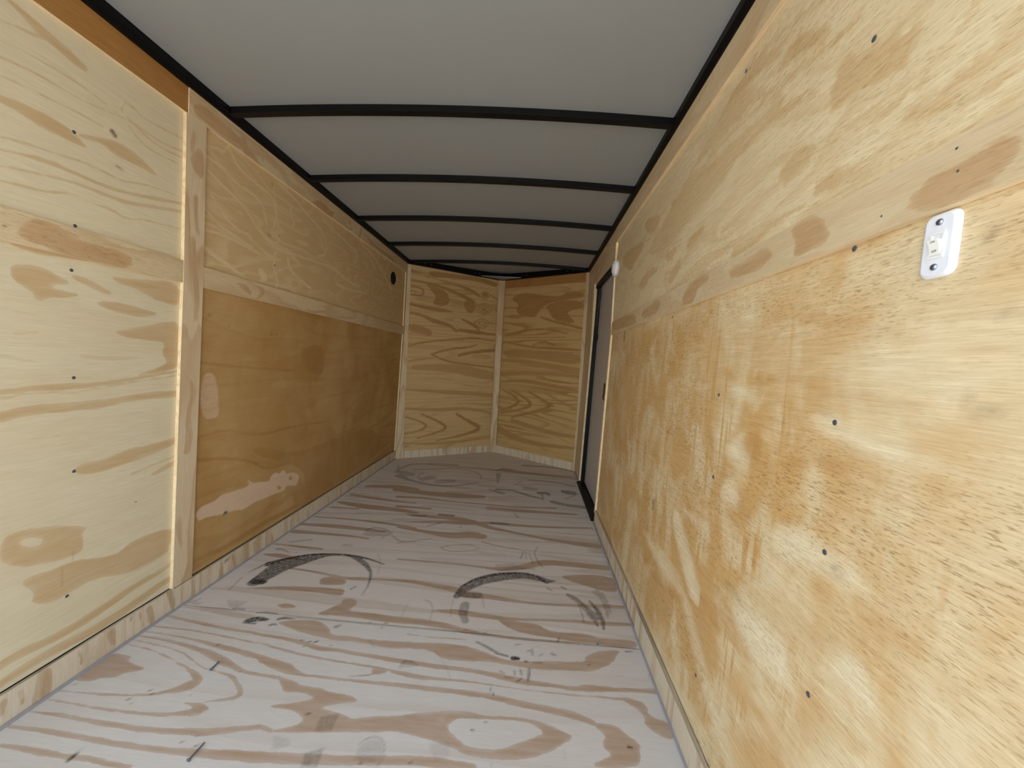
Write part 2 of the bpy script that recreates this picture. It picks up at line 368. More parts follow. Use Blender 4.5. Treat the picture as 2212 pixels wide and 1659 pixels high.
Rp g p 1 705,1542 686,1558 656,1524 636,1530 588,1505 554,1494 566,1475 569,1462 582,1445 608,1452 670,1473 711,1461 723,1498 715,1526
Rp g p 1 827,1705 761,1653 724,1633 742,1625 785,1633 846,1657 891,1667 865,1686
Rp g p 1 864,1423 834,1450 786,1460 739,1440 752,1408 779,1406 816,1394
Rp g p 1 744,1340 731,1370 711,1372 663,1356 627,1343 589,1326 622,1328 669,1324 710,1331
Rp g s 1 1005,1575,13.2 909,1578,13.3 818,1561,12.0 760,1541,6.7
Rp g s 1 636,1394,5.5 582,1404,7.4 534,1413,7.2 511,1436,7.7 493,1457,7.2
Rp g p 1 573,1366 587,1384 561,1390 509,1363 474,1356 442,1353 440,1335 489,1342 527,1346
Rp g p 1 461,1319 440,1329 438,1309 460,1309
Rp g s 1 1269,1648,10.5 1141,1669,8.0 1016,1652,7.7 880,1631,5.0 806,1617,5.6 719,1595,5.3 668,1595,4.2
Rp g s 1 1808,1664,26.3 1663,1647,19.3
Rp g p 1 1520,1626 1511,1673 1341,1605 1397,1595
Rp g s 1 1310,1432,19.8 1211,1448,16.6
Rp g s 1 1466,1356,24.9 1389,1386,23.5
Rp g s 1 1013,1314,15.0 912,1324,13.8 841,1336,7.7 770,1335,4.6
Rp g s 1 990,1779,4.4 873,1744,4.7 791,1719,4.3
Rp g p 1 541,1385 493,1387 462,1395 447,1395 445,1371 483,1366 529,1368
Rp -g s 1 570,1405,7.9 533,1409,7.9 506,1424,7.7
Rp g p 1 1789,1632 1899,1698 1830,1715 1632,1662 1644,1630 1719,1609
Rp g p 1 2294,1687 1884,1637 1853,1605 1871,1579 2001,1564 2080,1522 2316,1631
Rp g p 1 1563,1459 1460,1474 1411,1449 1479,1413
Rp g p 1 1477,1359 1444,1390 1384,1375 1392,1348 1443,1343
Rp g p 1 1937,1418 1797,1465 1644,1450 1602,1427 1739,1411 1824,1378
Rp g s 1 1297,1326,6.5 1166,1327,6.4 1074,1343,6.5
Rb g p 1 548,1242 538,1256 517,1264 522,1270 473,1271 428,1281 423,1238 468,1223 504,1223 535,1234
Rb g p 1 790,1302 710,1302 692,1280 665,1242 743,1231 767,1241 757,1263
Rb g p 1 1032,1276 916,1279 854,1290 821,1260 848,1245 967,1236
Rb g p 1 1311,1254 1273,1284 1192,1302 1112,1289 1113,1271 1186,1267 1203,1222 1291,1223
Rb g p 1 2503,1314 1901,1293 1860,1241 1881,1225 2457,1242
Rb g p 1 1818,1275 1529,1298 1513,1260 1579,1236 1734,1233
Rp g p 0.7 877,859 823,902 798,850 829,817 866,834
Rp g s 0.6 806,1132,14.7 704,1112,14.2 610,1100,6.2 543,1090,4.9
Rp g p 0.6 867,1015 788,1028 790,992 845,986
Rp g p 0.5 796,1022 726,1015 653,1005 547,997 487,989 477,977 522,971 620,983 720,985 780,987
Rp g p 0.5 755,849 673,880 605,889 577,876 601,858 676,853 735,831
Rp g p 0.5 1208,1141 1143,1127 1125,1091 1195,1085
Rp g p 0.5 566,1087 517,1076 508,1049 554,1047
Rp g p 0.5 463,1003 438,1000 443,981 458,983
Rp p p 0.5 992,989 924,996 861,982 843,947 948,947
Rp p p 0.5 954,843 884,892 875,849 839,814 882,789 944,797
Rp p p 0.5 685,951 631,963 537,929 463,926 417,906 493,900 580,898 672,914
Rp p p 0.45 512,1095 493,1098 481,1066 495,1049 507,1059
Rp p p 0.5 490,1005 445,1023 430,1012 456,997 460,962 472,969
Rp p p 0.5 950,758 879,776 875,691 953,701
Rp p p 0.4 1170,985 1082,985 1066,953 1162,950
Rp p p 0.5 948,731 875,755 860,715 884,690 934,704
Rp p p 0.5 767,716 695,753 653,753 615,751 552,744 516,712 546,705 641,683 746,657
Rp p p 0.6 584,597 536,635 489,572 523,550 574,573
Rp p p 0.5 871,483 813,517 666,533 658,515 625,465 687,445 797,434
Rp p p 0.4 1254,588 998,635 967,581 1139,577
Rp p p 0.4 1590,378 1236,412 1095,403 1067,340 1309,314
Rp g p 0.6 809,687 758,665 765,584 778,590 869,656
Rp g p 0.6 820,550 743,611 593,607 585,558 656,529 756,534
Rp g p 0.6 1171,391 955,446 812,442 799,413 942,388 1130,340
Rp g p 0.6 585,667 519,699 451,701 448,675 514,666
Rp g p 0.6 649,488 579,522 493,520 539,469 614,475
Rp g p 0.6 1513,298 1169,382 1079,342 1230,277 1453,260
Rp s p 0.9 1185,1044 983,1050 768,1023 685,951 670,901 681,750 1072,581
Rp s p 0.9 1854,438 665,826 655,764 746,630 877,475 1134,253 1614,218
Rp s p 0.5 1231,1237 851,1217 681,1182 676,1151 832,1113 1185,1044
Rp d s 0.9 424,984,1.1 421,983,0.9
Rp d s 0.95 455,1177,0.4 452,1177,1.2 449,1177,0.6
Rp d s 0.35 429,1088,1.5 425,1088,1.5
Rp d s 0.7 1419,518,10.9 1419,498,9.1
Rp d s 0.35 597,719,4.2 586,714,3.4
Rp d s 0.6 2135,1206,13.4 2121,1170,13.4
Rp d s 0.5 2025,522,9.8 2020,510,9.7
NL g s 1 31,1755,6.1 168,1752,8.7 323,1739,11.5 459,1709,13.2 614,1666,16.3 717,1627,13.8
NL g p 1 188,1872 423,1878 702,1895 980,1880 984,1812 793,1844 562,1840 345,1824 242,1801
NL g s 1 34,1839,12.3 127,1828,6.3 216,1809,6.4
NL g s 1 34,1692,7.2 133,1698,7.5 172,1667,9.1 162,1616,8.4 50,1613,6.1
NL g s 1 36,1647,4.8 97,1656,5.0 86,1630,4.7
NL g p 1 168,1752 351,1718 434,1667 452,1580 361,1530 254,1554 303,1623 248,1678
NL g s 1 30,1525,8.6 180,1507,13.7 335,1502,17.8 470,1499,7.7
NL g s 1 39,1441,7.4 158,1431,11.3 289,1383,17.9 450,1361,14.5 536,1305,12.2
NL g p 1 602,1638 717,1641 750,1565 682,1491 607,1548
NL g s 1 496,1778,7.9 652,1756,13.6 772,1701,11.3
NL g s 1 771,1708,4.6 835,1763,4.6 913,1727,5.3 840,1670,4.7 771,1708,5.0
NL g s 1 830,1716,17.2 853,1719,17.3
NL g s 1 714,1561,5.9 835,1645,4.7 960,1591,5.4 844,1496,4.7 714,1561,6.3
NL g s 1 768,1557,4.7 837,1609,4.0 907,1574,5.3 842,1523,4.7 768,1557,4.9
NL g s 1 828,1564,12.0 847,1566,12.0
NL g s 1 730,1410,6.0 822,1477,4.7 924,1430,5.4 830,1349,4.7 730,1410,6.3
NL g s 1 781,1415,4.7 824,1447,4.0 878,1425,5.3 828,1380,4.7 781,1415,5.0
NL g s 1 585,1434,6.0 702,1400,15.2 793,1342,8.5
NL g s 1 913,1727,5.0 992,1691,6.6
NL g s 1 960,1584,5.1 992,1568,6.6
NL g s 0.8 34,1294,22.0 127,1291,34.9 243,1259,25.5
NL g s 1 563,1318,11.8 736,1313,17.4 886,1308,12.3 986,1308,9.6
NL g s 1 36,1111,7.3 196,1167,8.7 458,1207,7.7 739,1254,8.0 982,1236,8.3
NL g s 1 279,1047,7.6 463,1114,9.1 673,1145,8.0 773,1179,6.1
NL g s 1 279,1047,7.7 401,996,9.1 611,968,8.0 985,945,6.9
NL g s 1 578,1056,11.9 748,1103,12.1 981,1137,15.2
NL g s 0.6 107,905,18.7 474,922,32.6 702,892,40.4 984,848,34.8
NL g s 0.7 30,685,7.4 351,671,14.2 628,659,18.8 997,638,14.0
NL g s 0.7 32,498,8.7 361,476,14.4 710,497,12.2 994,441,9.8
NL g s 1 29,417,6.1 208,362,7.5 276,309,12.1 174,261,7.9 25,239,6.4
NL g s 1 205,439,7.5 394,357,10.3 493,288,15.5 373,240,8.1 177,196,6.6
NL g s 1 584,433,9.3 733,349,13.5 888,275,18.5 726,212,11.3 377,158,6.7
NL g s 0.7 28,151,7.5 379,118,9.3 987,169,8.6
NL g s 0.6 54,964,8.6 204,998,10.1 387,1021,5.1
NR g p 1 874,1743 695,1759 461,1706 288,1697 235,1742 46,1718 43,1671 229,1657 456,1630 540,1557 596,1481 808,1526 846,1594 799,1632 903,1691
NR g p 1 484,1606 341,1650 147,1653 38,1612 34,1564 221,1547 189,1497 103,1423 268,1437 385,1477 420,1541
NR g s 1 520,1493,7.6 384,1452,11.2 197,1412,9.6 40,1374,10.6
NR g s 1 969,1308,6.2 843,1322,15.2 682,1362,9.4 481,1374,7.7 333,1356,7.4 204,1326,6.1
NR g s 1 968,1286,4.1 551,1284,3.9 229,1292,3.7
NR g s 1 592,1208,6.1 472,1247,7.7 337,1213,7.5
NR g s 1 973,1236,6.2 784,1205,8.0 543,1183,9.0 248,1175,11.1 31,1169,8.4
NR g p 0.7 981,1157 541,1155 31,1141 25,1016 383,1048 692,1071 978,1074
NR g s 0.7 979,1032,12.5 689,1031,17.3 379,995,22.9 35,965,21.6
NR g s 0.7 973,880,15.3 524,922,16.9 38,916,13.3
NR g s 0.8 976,796,8.3 675,833,14.6 364,805,16.6 27,772,13.3
NR g s 1 969,713,7.3 776,651,8.8 719,589,16.8 851,520,8.3 966,478,7.0
NR g s 1 831,714,8.6 628,639,11.4 557,581,17.1 732,507,8.1 964,448,7.0
NR g s 1 618,720,8.3 427,647,12.2 319,595,15.2 494,523,11.7 810,426,9.5
NR g s 0.8 807,385,18.3 559,353,17.6 255,321,16.7 27,333,11.0
NR g s 0.8 963,265,27.5 794,208,25.8 468,182,17.2 52,218,11.1
NR g s 0.7 433,735,9.4 208,643,11.6 27,602,8.7
Lw g s 1 1389,1669,3.0 1494,1634,4.5 1596,1601,5.8 1657,1549,5.5 1730,1506,6.0 1828,1488,5.4 1915,1501,5.2 2080,1514,5.8 2348,1532,7.0 2497,1488,9.0 2672,1486,10.6
Lw g s 1 1400,1442,4.8 1481,1451,5.2 1546,1447,5.1 1616,1441,4.8 1693,1432,3.8
Lw g s 1 1392,1523,4.9 1432,1497,5.6 1481,1476,4.8 1559,1462,4.2 1645,1451,3.7
Lw g s 1 1418,1586,3.9 1454,1553,4.7 1498,1517,3.9 1571,1492,3.3
Lw g s 1 1391,1376,8.2 1454,1354,9.7 1536,1331,9.1 1607,1299,12.5 1667,1290,6.1
Lw g s 1 1688,1543,4.9 1722,1515,4.7 1765,1505,4.2 1822,1529,4.5 1807,1555,4.1 1762,1557,2.7
Lw g s 1 1794,1799,4.6 1930,1780,6.1 2019,1745,6.6 2140,1722,7.2 2222,1678,8.3 2242,1589,6.4 2151,1554,3.4
Lw g s 1 2188,1775,6.1 2301,1750,6.0 2493,1734,7.5 2641,1703,14.8 2584,1614,9.5
Lw g s 1 1392,1744,2.5 1448,1770,3.4 1472,1764,2.4 1501,1809,2.1
Lw g s 1 1502,1800,3.8 1549,1745,4.4 1649,1731,4.1 1763,1720,5.2 1784,1659,4.7
Lw g s 1 1793,1472,5.9 1779,1391,6.3 1817,1340,8.4 1802,1282,5.9
Lw g s 1 1887,1462,11.2 1899,1421,8.6 1974,1387,6.6 2090,1357,8.4
Lw g s 1 1393,1712,2.8 1474,1707,3.8 1538,1679,3.8 1651,1678,4.1 1699,1654,4.4 1727,1580,4.4
Lw g s 1 2650,1801,8.5 2886,1763,10.0 3037,1706,12.4 3270,1592,11.9
Lw g s 1 1761,1771,4.7 1781,1711,3.7 1793,1639,3.4 1770,1578,2.9
Lw g s 1 1902,1737,4.0 1885,1693,6.3 1926,1677,5.5 1918,1636,3.7
Lw g s 1 1696,1359,14.9 1730,1338,20.9 1698,1314,8.7
Lw g s 1 2356,1442,8.6 2519,1434,6.9 2808,1463,6.6
Lw d s 0.5 1742,1539,4.9 1748,1535,5.0
Lw d s 0.4 1756,1776,5.7 1758,1771,5.7
Ls p p 1 1401,353 1501,351 1516,368 1614,358 1691,352 1668,399 1704,358 1760,350 1828,329 1833,360 1872,367 1898,346 1930,365 1959,328 1986,332 2072,301 2058,238 2020,250 1955,271 1948,244 1889,253 1848,256 1709,264 1657,253 1589,276 1548,277 1452,303 1413,297
Ls -p p 1 1878,291 1902,291 1929,268 1913,256 1888,268
Ls -p p 1 1973,318 2005,311 2017,281 1980,287
Ls p p 0.4 1400,899 1475,897 1497,750 1492,702 1402,709
Ls g s 0.8 1397,553,10.3 1547,524,6.7 1697,471,8.4 1785,406,9.9 1894,397,5.9 2179,372,6.7
Ls g p 0.5 1679,535 1777,524 1977,445 2195,426 3067,436 3338,143 2445,105 2264,57 2101,80 1997,192 2140,218 2101,317 1893,420 1737,481
Ls g s 0.7 1410,143,14.0 1568,117,13.8 1760,129,15.9 2003,119,14.1 2317,113,12.2
Ls g s 0.7 1405,933,6.8 1650,914,8.0 1967,896,7.9
Ls g s 0.5 1917,1209,7.7 2239,1202,17.9
Ls g p 0.6 2020,1024 2253,1061 2275,845 2101,885 2041,935
Ls g s 0.7 1411,643,6.1 1540,651,5.0 1717,585,8.4 1992,589,8.4 2304,566,7.6
Ls g s 0.4 1409,847,8.6 1570,838,6.4 1852,860,11.3 2276,836,13.6
Ls d s 0.8 1545,279,6.4 1557,279,5.4
Ls d s 0.7 1427,1122,2.5 1431,1122,2.6
Ls d s 0.6 1525,1088,2.4 1528,1088,2.4
Ls d s 0.6 1785,1075,3.2 1789,1075,3.2
Ls d s 0.5 1820,1080,3.3 1823,1080,3.3
Rp s p 0.85 2350,1196 1421,1199 1047,1191 900,913 891,473 683,296 820,141 1246,99 2272,101
Rp s p 0.6 1047,1191 587,1187 568,1052 900,913
Rp s p 0.55 572,821 475,831 375,762 365,679 450,647 591,668
Rp s p 0.6 680,568 570,537 594,395 683,296 745,473
Rp p s 0.4 1078,352,32.5 907,230,40.7 788,177,34.5
Rp p s 0.5 1201,546,41.1 1030,410,44.4
Rp d s 0.55 1025,1773,2.6 1011,1768,2.6
Rp d s 0.35 456,996,2.5 437,982,2.3
Rp d s 0.45 873,530,2.6 820,516,1.8
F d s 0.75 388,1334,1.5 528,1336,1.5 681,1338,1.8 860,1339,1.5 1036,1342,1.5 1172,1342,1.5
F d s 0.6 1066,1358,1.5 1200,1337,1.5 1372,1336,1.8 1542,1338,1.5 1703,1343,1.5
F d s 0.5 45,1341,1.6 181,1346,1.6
Lp d s 0.7 985,1816,1.3 994,1818,1.3
Lp d s 0.25 973,356,1.6 976,294,1.3
Lp d s 0.3 1000,385,1.1 1001,359,1.1
Rp g p 0.7 1820,1556 1509,1631 1313,1698 1138,1750 1043,1751 924,1668 847,1613 855,1567 996,1581 1036,1557 1157,1528 1395,1505 1638,1474
Rp -g s 1 1308,1669,10.6 1124,1659,9.9 948,1646,8.2 880,1641,6.1
Rp -g s 1 1213,1651,8.9 1070,1635,8.6 909,1614,7.2
Rp g s 0.8 1208,1660,3.2 1027,1646,2.7 880,1641,2.4
Rp g s 0.6 1492,1295,17.6 1249,1332,15.7 1004,1347,12.9 840,1342,8.0
Rp g s 0.6 1082,1397,12.3 915,1412,14.6 821,1418,9.0
Rp g s 0.6 745,1423,10.7 647,1419,12.3 573,1423,8.8 516,1431,6.4
Rp g s 0.5 659,1526,9.7 583,1517,9.8 545,1507,7.1
Rp g s 0.6 537,1310,5.1 485,1313,5.9 441,1317,4.7
"""
def smooth(pts, closed, it=2):
    # corner-cutting keeps the traced outlines organic
    for _ in range(it):
        nx_ = np.roll(pts, -1, 0) if closed else pts[1:]
        a = pts if closed else pts[:-1]
        q, r_ = .75*a+.25*nx_, .25*a+.75*nx_
        out = np.stack([q, r_], 1).reshape(-1, pts.shape[1])
        pts = out if closed else np.concatenate([pts[:1], out, pts[-1:]])
    return pts
SH = {}
for ln in DATA.strip().splitlines():
    t = ln.split()
    pts = np.array([[float(x) for x in q.split(',')] for q in t[4:]])/1000
    if len(pts) > 2 and not (t[1] == 'd' and len(pts) == 4):
        pts = smooth(pts, t[2] == 'p')
    if t[2] == 's' and t[0][0] == 'N':
        pts[:, 2] *= 1.4
    SH.setdefault(t[0], []).append((t[1], t[2], float(t[3]), pts))

def seg_dist(P, a, b):
    ab = b-a
    t = np.clip(((P-a) @ ab)/(ab @ ab+1e-12), 0, 1)
    return np.hypot(*(P-a-t[:, None]*ab).T), t
def sdf(P, kind, pts):
    d = np.full(len(P), 9.0)
    if kind == 's':
        for i in range(len(pts)-1):
            e, t = seg_dist(P, pts[i, :2], pts[i+1, :2])
            d = np.minimum(d, e-(pts[i, 2]*(1-t)+pts[i+1, 2]*t))
        return d
    n = len(pts)
    inside = np.zeros(len(P), bool)
    for i in range(n):
        a, b = pts[i], pts[(i+1) % n]
        e, t = seg_dist(P, a, b)
        d = np.minimum(d, e)
        c = ((a[1] > P[:, 1]) != (b[1] > P[:, 1]))
        x = (b[0]-a[0])*(P[:, 1]-a[1])/((b[1]-a[1]) if b[1] != a[1] else 1e-9)+a[0]
        inside ^= c & (P[:, 0] < x)
    return np.where(inside, -d, d)
CL = .03
def bake(P, group, res):
    """grain signed distance, dirt, pale, stain for points P (n x 2)"""
    g = np.full(len(P), -CL)
    gs = np.ones(len(P))
    out = {k: np.zeros(len(P)) for k in 'dps'}
    for lay, kind, st, pts in SH.get(group, []):
        neg = lay[0] == '-'
        lay = lay[-1]
        mg = .05 if lay in 'gs' else .03
        lo, hi = pts[:, :2].min(0)-mg, pts[:, :2].max(0)+mg
        ix = np.nonzero((P[:, 0] > lo[0]) & (P[:, 0] < hi[0]) & (P[:, 1] > lo[1]) & (P[:, 1] < hi[1]))[0]
        if len(ix) == 0:
            continue
        if kind == 's' and lay == 'g':
            pts = pts.copy()
            pts[:, 2] = np.maximum(pts[:, 2], res*.5)
        s = sdf(P[ix], kind, pts)
        if lay == 'g':
            if neg:
                g[ix] = np.minimum(g[ix], np.clip(s, -CL, CL))
            else:
                v = np.clip(-s, -CL, CL)
                up_ = v > g[ix]
                gs[ix] = np.where(up_ & (v > -.015), st, gs[ix])
                g[ix] = np.maximum(g[ix], v)
        else:
            soft = {'d': max(.003, res*.7), 'p': .006 if group[0] != 'R' else .03, 's': .035}[lay]
            m = np.clip(.5-s/soft/2, 0, 1)
            m = m*m*(3-2*m)
            if neg:
                out[lay][ix] *= 1-m
            else:
                out[lay][ix] = np.maximum(out[lay][ix], st*m)
    return g, gs, out

# ------------------------------------------------------------------ node helper and materials
class NT:
    def __init__(s, name):
        s.m = bpy.data.materials.new(name)
        s.m.use_nodes = True
        s.t = s.m.node_tree
        s.b = s.t.nodes['Principled BSDF']
    def n(s, typ, **kw):
        nd = s.t.nodes.new('ShaderNode'+typ)
        for k, v in kw.items():
            if k[0] == 'i' and k[1:].isdigit():
                s.set(nd.inputs[int(k[1:])], v)
            else:
                setattr(nd, k, v)
        return nd
    def set(s, sock, v):
        if isinstance(v, bpy.types.NodeSocket):
            s.t.links.new(v, sock)
        else:
            sock.default_value = v
    def math(s, op, a, b=0.0, c=0.0, clamp=False):
        nd = s.n('Math', operation=op, use_clamp=clamp)
        for i, v in enumerate((a, b, c)):
            s.set(nd.inputs[i], v)
        return nd.outputs[0]
    def rng(s, v, a, b, c=0.0, d=1.0, smooth=False):
        nd = s.n('MapRange', interpolation_type='SMOOTHSTEP' if smooth else 'LINEAR')
        for i, x in enumerate((v, a, b, c, d)):
            s.set(nd.inputs[i], x)
        return nd.outputs[0]
    def mix(s, f, a, b, blend='MIX'):
        nd = s.n('Mix', data_type='RGBA', blend_type=blend)
        s.set(nd.inputs[0], f)
        s.set(nd.inputs[6], a)
        s.set(nd.inputs[7], b)
        return nd.outputs[2]
    def noise(s, vec, scale, detail=2.0, rough=.5, dist=0.0):
        nd = s.n('TexNoise')
        s.set(nd.inputs['Vector'], vec)
        nd.inputs['Scale'].default_value = scale
        nd.inputs['Detail'].default_value = detail
        nd.inputs['Roughness'].default_value = rough
        nd.inputs['Distortion'].default_value = dist
        return nd.outputs[0]
    def vec(s, src, scale, loc=(0, 0, 0)):
        nd = s.n('Mapping')
        s.set(nd.inputs[0], src)
        nd.inputs['Scale'].default_value = scale
        nd.inputs['Location'].default_value = loc
        return nd.outputs[0]

def rgb(r, g, b):
    f = lambda c: (c/255/12.92) if c <= 10 else ((c/255+.055)/1.055)**2.4
    return (f(r), f(g), f(b), 1)

def ply(name, pale, tan, axis='y', contour=.3, bands=9.0, stretch=.25, fiber=.10, pores=.0, stain=0.0,
        stain_col=(150, 100, 40), streak=0.0, gain=.85, dirt_col=(52, 45, 40), seed=0, rough=.62, wob=.006, pale_col=None, bump=.15, edge=.0022, dash=260, stain_rng=(.42, .62, 0)):
    t = NT(name)
    tc = t.n('TexCoord').outputs['Object']
    k = {'x': 0, 'y': 1, 'z': 2, 'n': 0}[axis]
    def sc(al, ac):
        v = [ac, ac, ac]
        v[k] = al
        if axis == 'n':
            v[1] = al
        return tuple(v)
    off = (seed*3.7, seed*1.3, seed*2.1)
    at1 = t.n('Attribute', attribute_name='marks')
    sep = t.n('SeparateColor')
    t.set(sep.inputs[0], at1.outputs['Color'])
    g, d, p = sep.outputs
    s_ = at1.outputs['Alpha']
    at2 = t.n('Attribute', attribute_name='figure')
    sep2 = t.n('SeparateColor')
    t.set(sep2.inputs[0], at2.outputs['Color'])
    fig, gst, _ = sep2.outputs
    # background contour figure
    n1 = t.noise(t.vec(tc, sc(stretch, 1), off), 2.6, 3.0, .5, .2)
    n1b = t.noise(t.vec(tc, sc(.5, 1.6), off), 24, 3.0, .6)
    c = t.math('ADD', t.math('MULTIPLY', n1, bands), fig)
    c = t.math('ADD', c, t.math('MULTIPLY', n1b, .22))
    fr_ = t.math('FRACT', c)
    band = t.n('ValToRGB')
    t.set(band.inputs[0], fr_)
    cr = band.color_ramp
    cr.elements[0].position = .42
    cr.elements[0].color = (0, 0, 0, 1)
    cr.elements[1].position = .86
    cr.elements[1].color = (1, 1, 1, 1)
    e = cr.elements.new(.93)
    e.color = (.75, .75, .75, 1)
    e = cr.elements.new(.97)
    e.color = (0, 0, 0, 1)
    amt = t.rng(t.noise(t.vec(tc, sc(.5, 1), off), 1.6, 2.0), .38, .66, .35, 1.0)
    bandf = t.math('MULTIPLY', t.math('MULTIPLY', band.outputs[0], contour), amt)
    # traced grain
    wb = t.noise(t.vec(tc, sc(.35, 1), off), 70, 3.0, .65)
    gg = t.math('ADD', g, t.math('MULTIPLY', t.math('SUBTRACT', wb, .5), wob*2))
    gm = t.rng(gg, -edge, edge, 0, 1, True)
    inner = t.noise(t.vec(tc, sc(.2, 1.5), off), 30, 3.0, .6)
    gm = t.math('MULTIPLY', t.math('MULTIPLY', gm, t.rng(inner, .3, .75, .72, 1.0)), t.math('MULTIPLY', gst, gain))
    gm = t.math('MULTIPLY', gm, t.rng(t.math('ADD', g, t.math('MULTIPLY', t.math('SUBTRACT', inner, .5), .014)), -.001, .011, .72, 1.0, True))
    f = t.math('MAXIMUM', gm, bandf)
    col = t.mix(f, rgb(*pale), rgb(*tan))
    # mottling
    mo = t.noise(t.vec(tc, (1, 1, 1), off), 3.1, 3.0, .55)
    col = t.mix(t.rng(mo, .35, .68, 0, .22), col, t.mix(1.0, col, (.86, .80, .72, 1), 'MULTIPLY'))
    # yellow-brown stain with vertical streaks
    if stain > 0 or streak > 0:
        st = t.rng(t.noise(t.vec(tc, (1, 1, .8), off), 3.6, 4.0, .6, .5), stain_rng[0], stain_rng[1], stain_rng[2], 1, True)
        st = t.math('MAXIMUM', t.math('MULTIPLY', st, stain), t.math('MULTIPLY', s_, t.rng(t.noise(t.vec(tc, (1.2, 1.0, .6), off), 7, 4.0, .6, .6), .34, .60, .12, 1.0, True)))
        if streak > 0:
            vs = t.noise(t.vec(tc, (1, 60, 2.2), off), 1.0, 2.0, .5)
            vs2 = t.noise(t.vec(tc, (1, 18, 5), off), 1.0, 3.0, .6)
            sk = t.math('MULTIPLY', t.rng(vs, .46, .60, 0, 1, True), t.rng(vs2, .42, .58, 0, 1, True))
            st = t.math('MAXIMUM', st, t.math('MULTIPLY', sk, t.math('MULTIPLY', s_, streak)))
        col = t.mix(t.math('MULTIPLY', st, .85), col, t.mix(1.0, col, rgb(*stain_col), 'MULTIPLY'))
    # scraped / pale wood
    pw = t.noise(t.vec(tc, sc(.5, 1), off), 45, 3.0, .6)
    pm = t.rng(t.math('ADD', p, t.math('MULTIPLY', t.math('SUBTRACT', pw, .5), .25)), .12, .6, 0, .85, True)
    pm = t.math('MULTIPLY', pm, t.rng(p, .02, .12, 0, 1))
    col = t.mix(pm, col, rgb(*(pale_col or pale)))
    # fibres and pores
    fb = t.noise(t.vec(tc, sc(.035, 1), off), 420, 2.0, .6)
    fb2 = t.noise(t.vec(tc, sc(.11, 1), off), 120, 4.0, .65)
    fv = t.math('MULTIPLY', t.rng(fb, .3, .7, 1+fiber*.35, 1-fiber*.8), t.rng(fb2, .3, .7, 1+fiber*.3, 1-fiber*.6))
    if pores > 0:
        pr = t.noise(t.vec(tc, sc(.16, 1), off), dash, 2.0, .6, .3)
        zone = t.rng(t.noise(t.vec(tc, sc(.5, 1), off), 5, 2.0), .35, .6, .15, 1)
        fv = t.math('MULTIPLY', fv, t.math('SUBTRACT', 1.0, t.math('MULTIPLY', t.math('MULTIPLY', t.rng(pr, .54, .66, 0, 1), zone), pores)))
    cf = t.n('CombineColor')
    t.set(cf.inputs[0], fv)
    t.set(cf.inputs[1], t.math('POWER', fv, 1.25))
    t.set(cf.inputs[2], t.math('POWER', fv, 1.6))
    col = t.mix(1.0, col, cf.outputs[0], 'MULTIPLY')
    # tiny dark nicks
    vo = t.n('TexVoronoi', feature='F1')
    t.set(vo.inputs['Vector'], t.vec(tc, sc(.5, 1), off))
    vo.inputs['Scale'].default_value = 9
    nick = t.rng(vo.outputs['Distance'], .018, .03, .55, 0)
    # dirt
    dn = t.noise(t.vec(tc, (1, 1, 1), off), 60, 4.0, .7)
    dn2 = t.noise(t.vec(tc, (1, .35, 1), off), 190, 2.0, .6)
    dm = t.math('MULTIPLY', t.math('MULTIPLY', d, t.rng(dn, .25, .6, .6, 1.2)), t.rng(dn2, .3, .6, .7, 1.05), clamp=True)
    dm = t.math('MAXIMUM', dm, nick)
    col = t.mix(dm, col, rgb(*dirt_col))
    t.set(t.b.inputs['Base Color'], col)
    t.b.inputs['Roughness'].default_value = rough
    t.b.inputs['Specular IOR Level'].default_value = .3
    bp = t.n('Bump')
    bp.inputs['Strength'].default_value = bump
    bp.inputs['Distance'].default_value = .0006
    t.set(bp.inputs['Height'], fv)
    t.set(t.b.inputs['Normal'], bp.outputs[0])
    return t.m

def plain(name, col, rough=.5, metal=0.0, var=0.0, spec=.5, nscale=20):
    t = NT(name)
    c = rgb(*col)
    if var:
        tc = t.n('TexCoord').outputs['Object']
        n = t.noise(tc, nscale, 3.0)
        c = t.mix(t.rng(n, .3, .7, 0, var), c, tuple(x*.55 for x in c[:3])+(1,))
        t.set(t.b.inputs['Base Color'], c)
    else:
        t.b.inputs['Base Color'].default_value = c
    t.b.inputs['Roughness'].default_value = rough
    t.b.inputs['Metallic'].default_value = metal
    t.b.inputs['Specular IOR Level'].default_value = spec
    return t.m

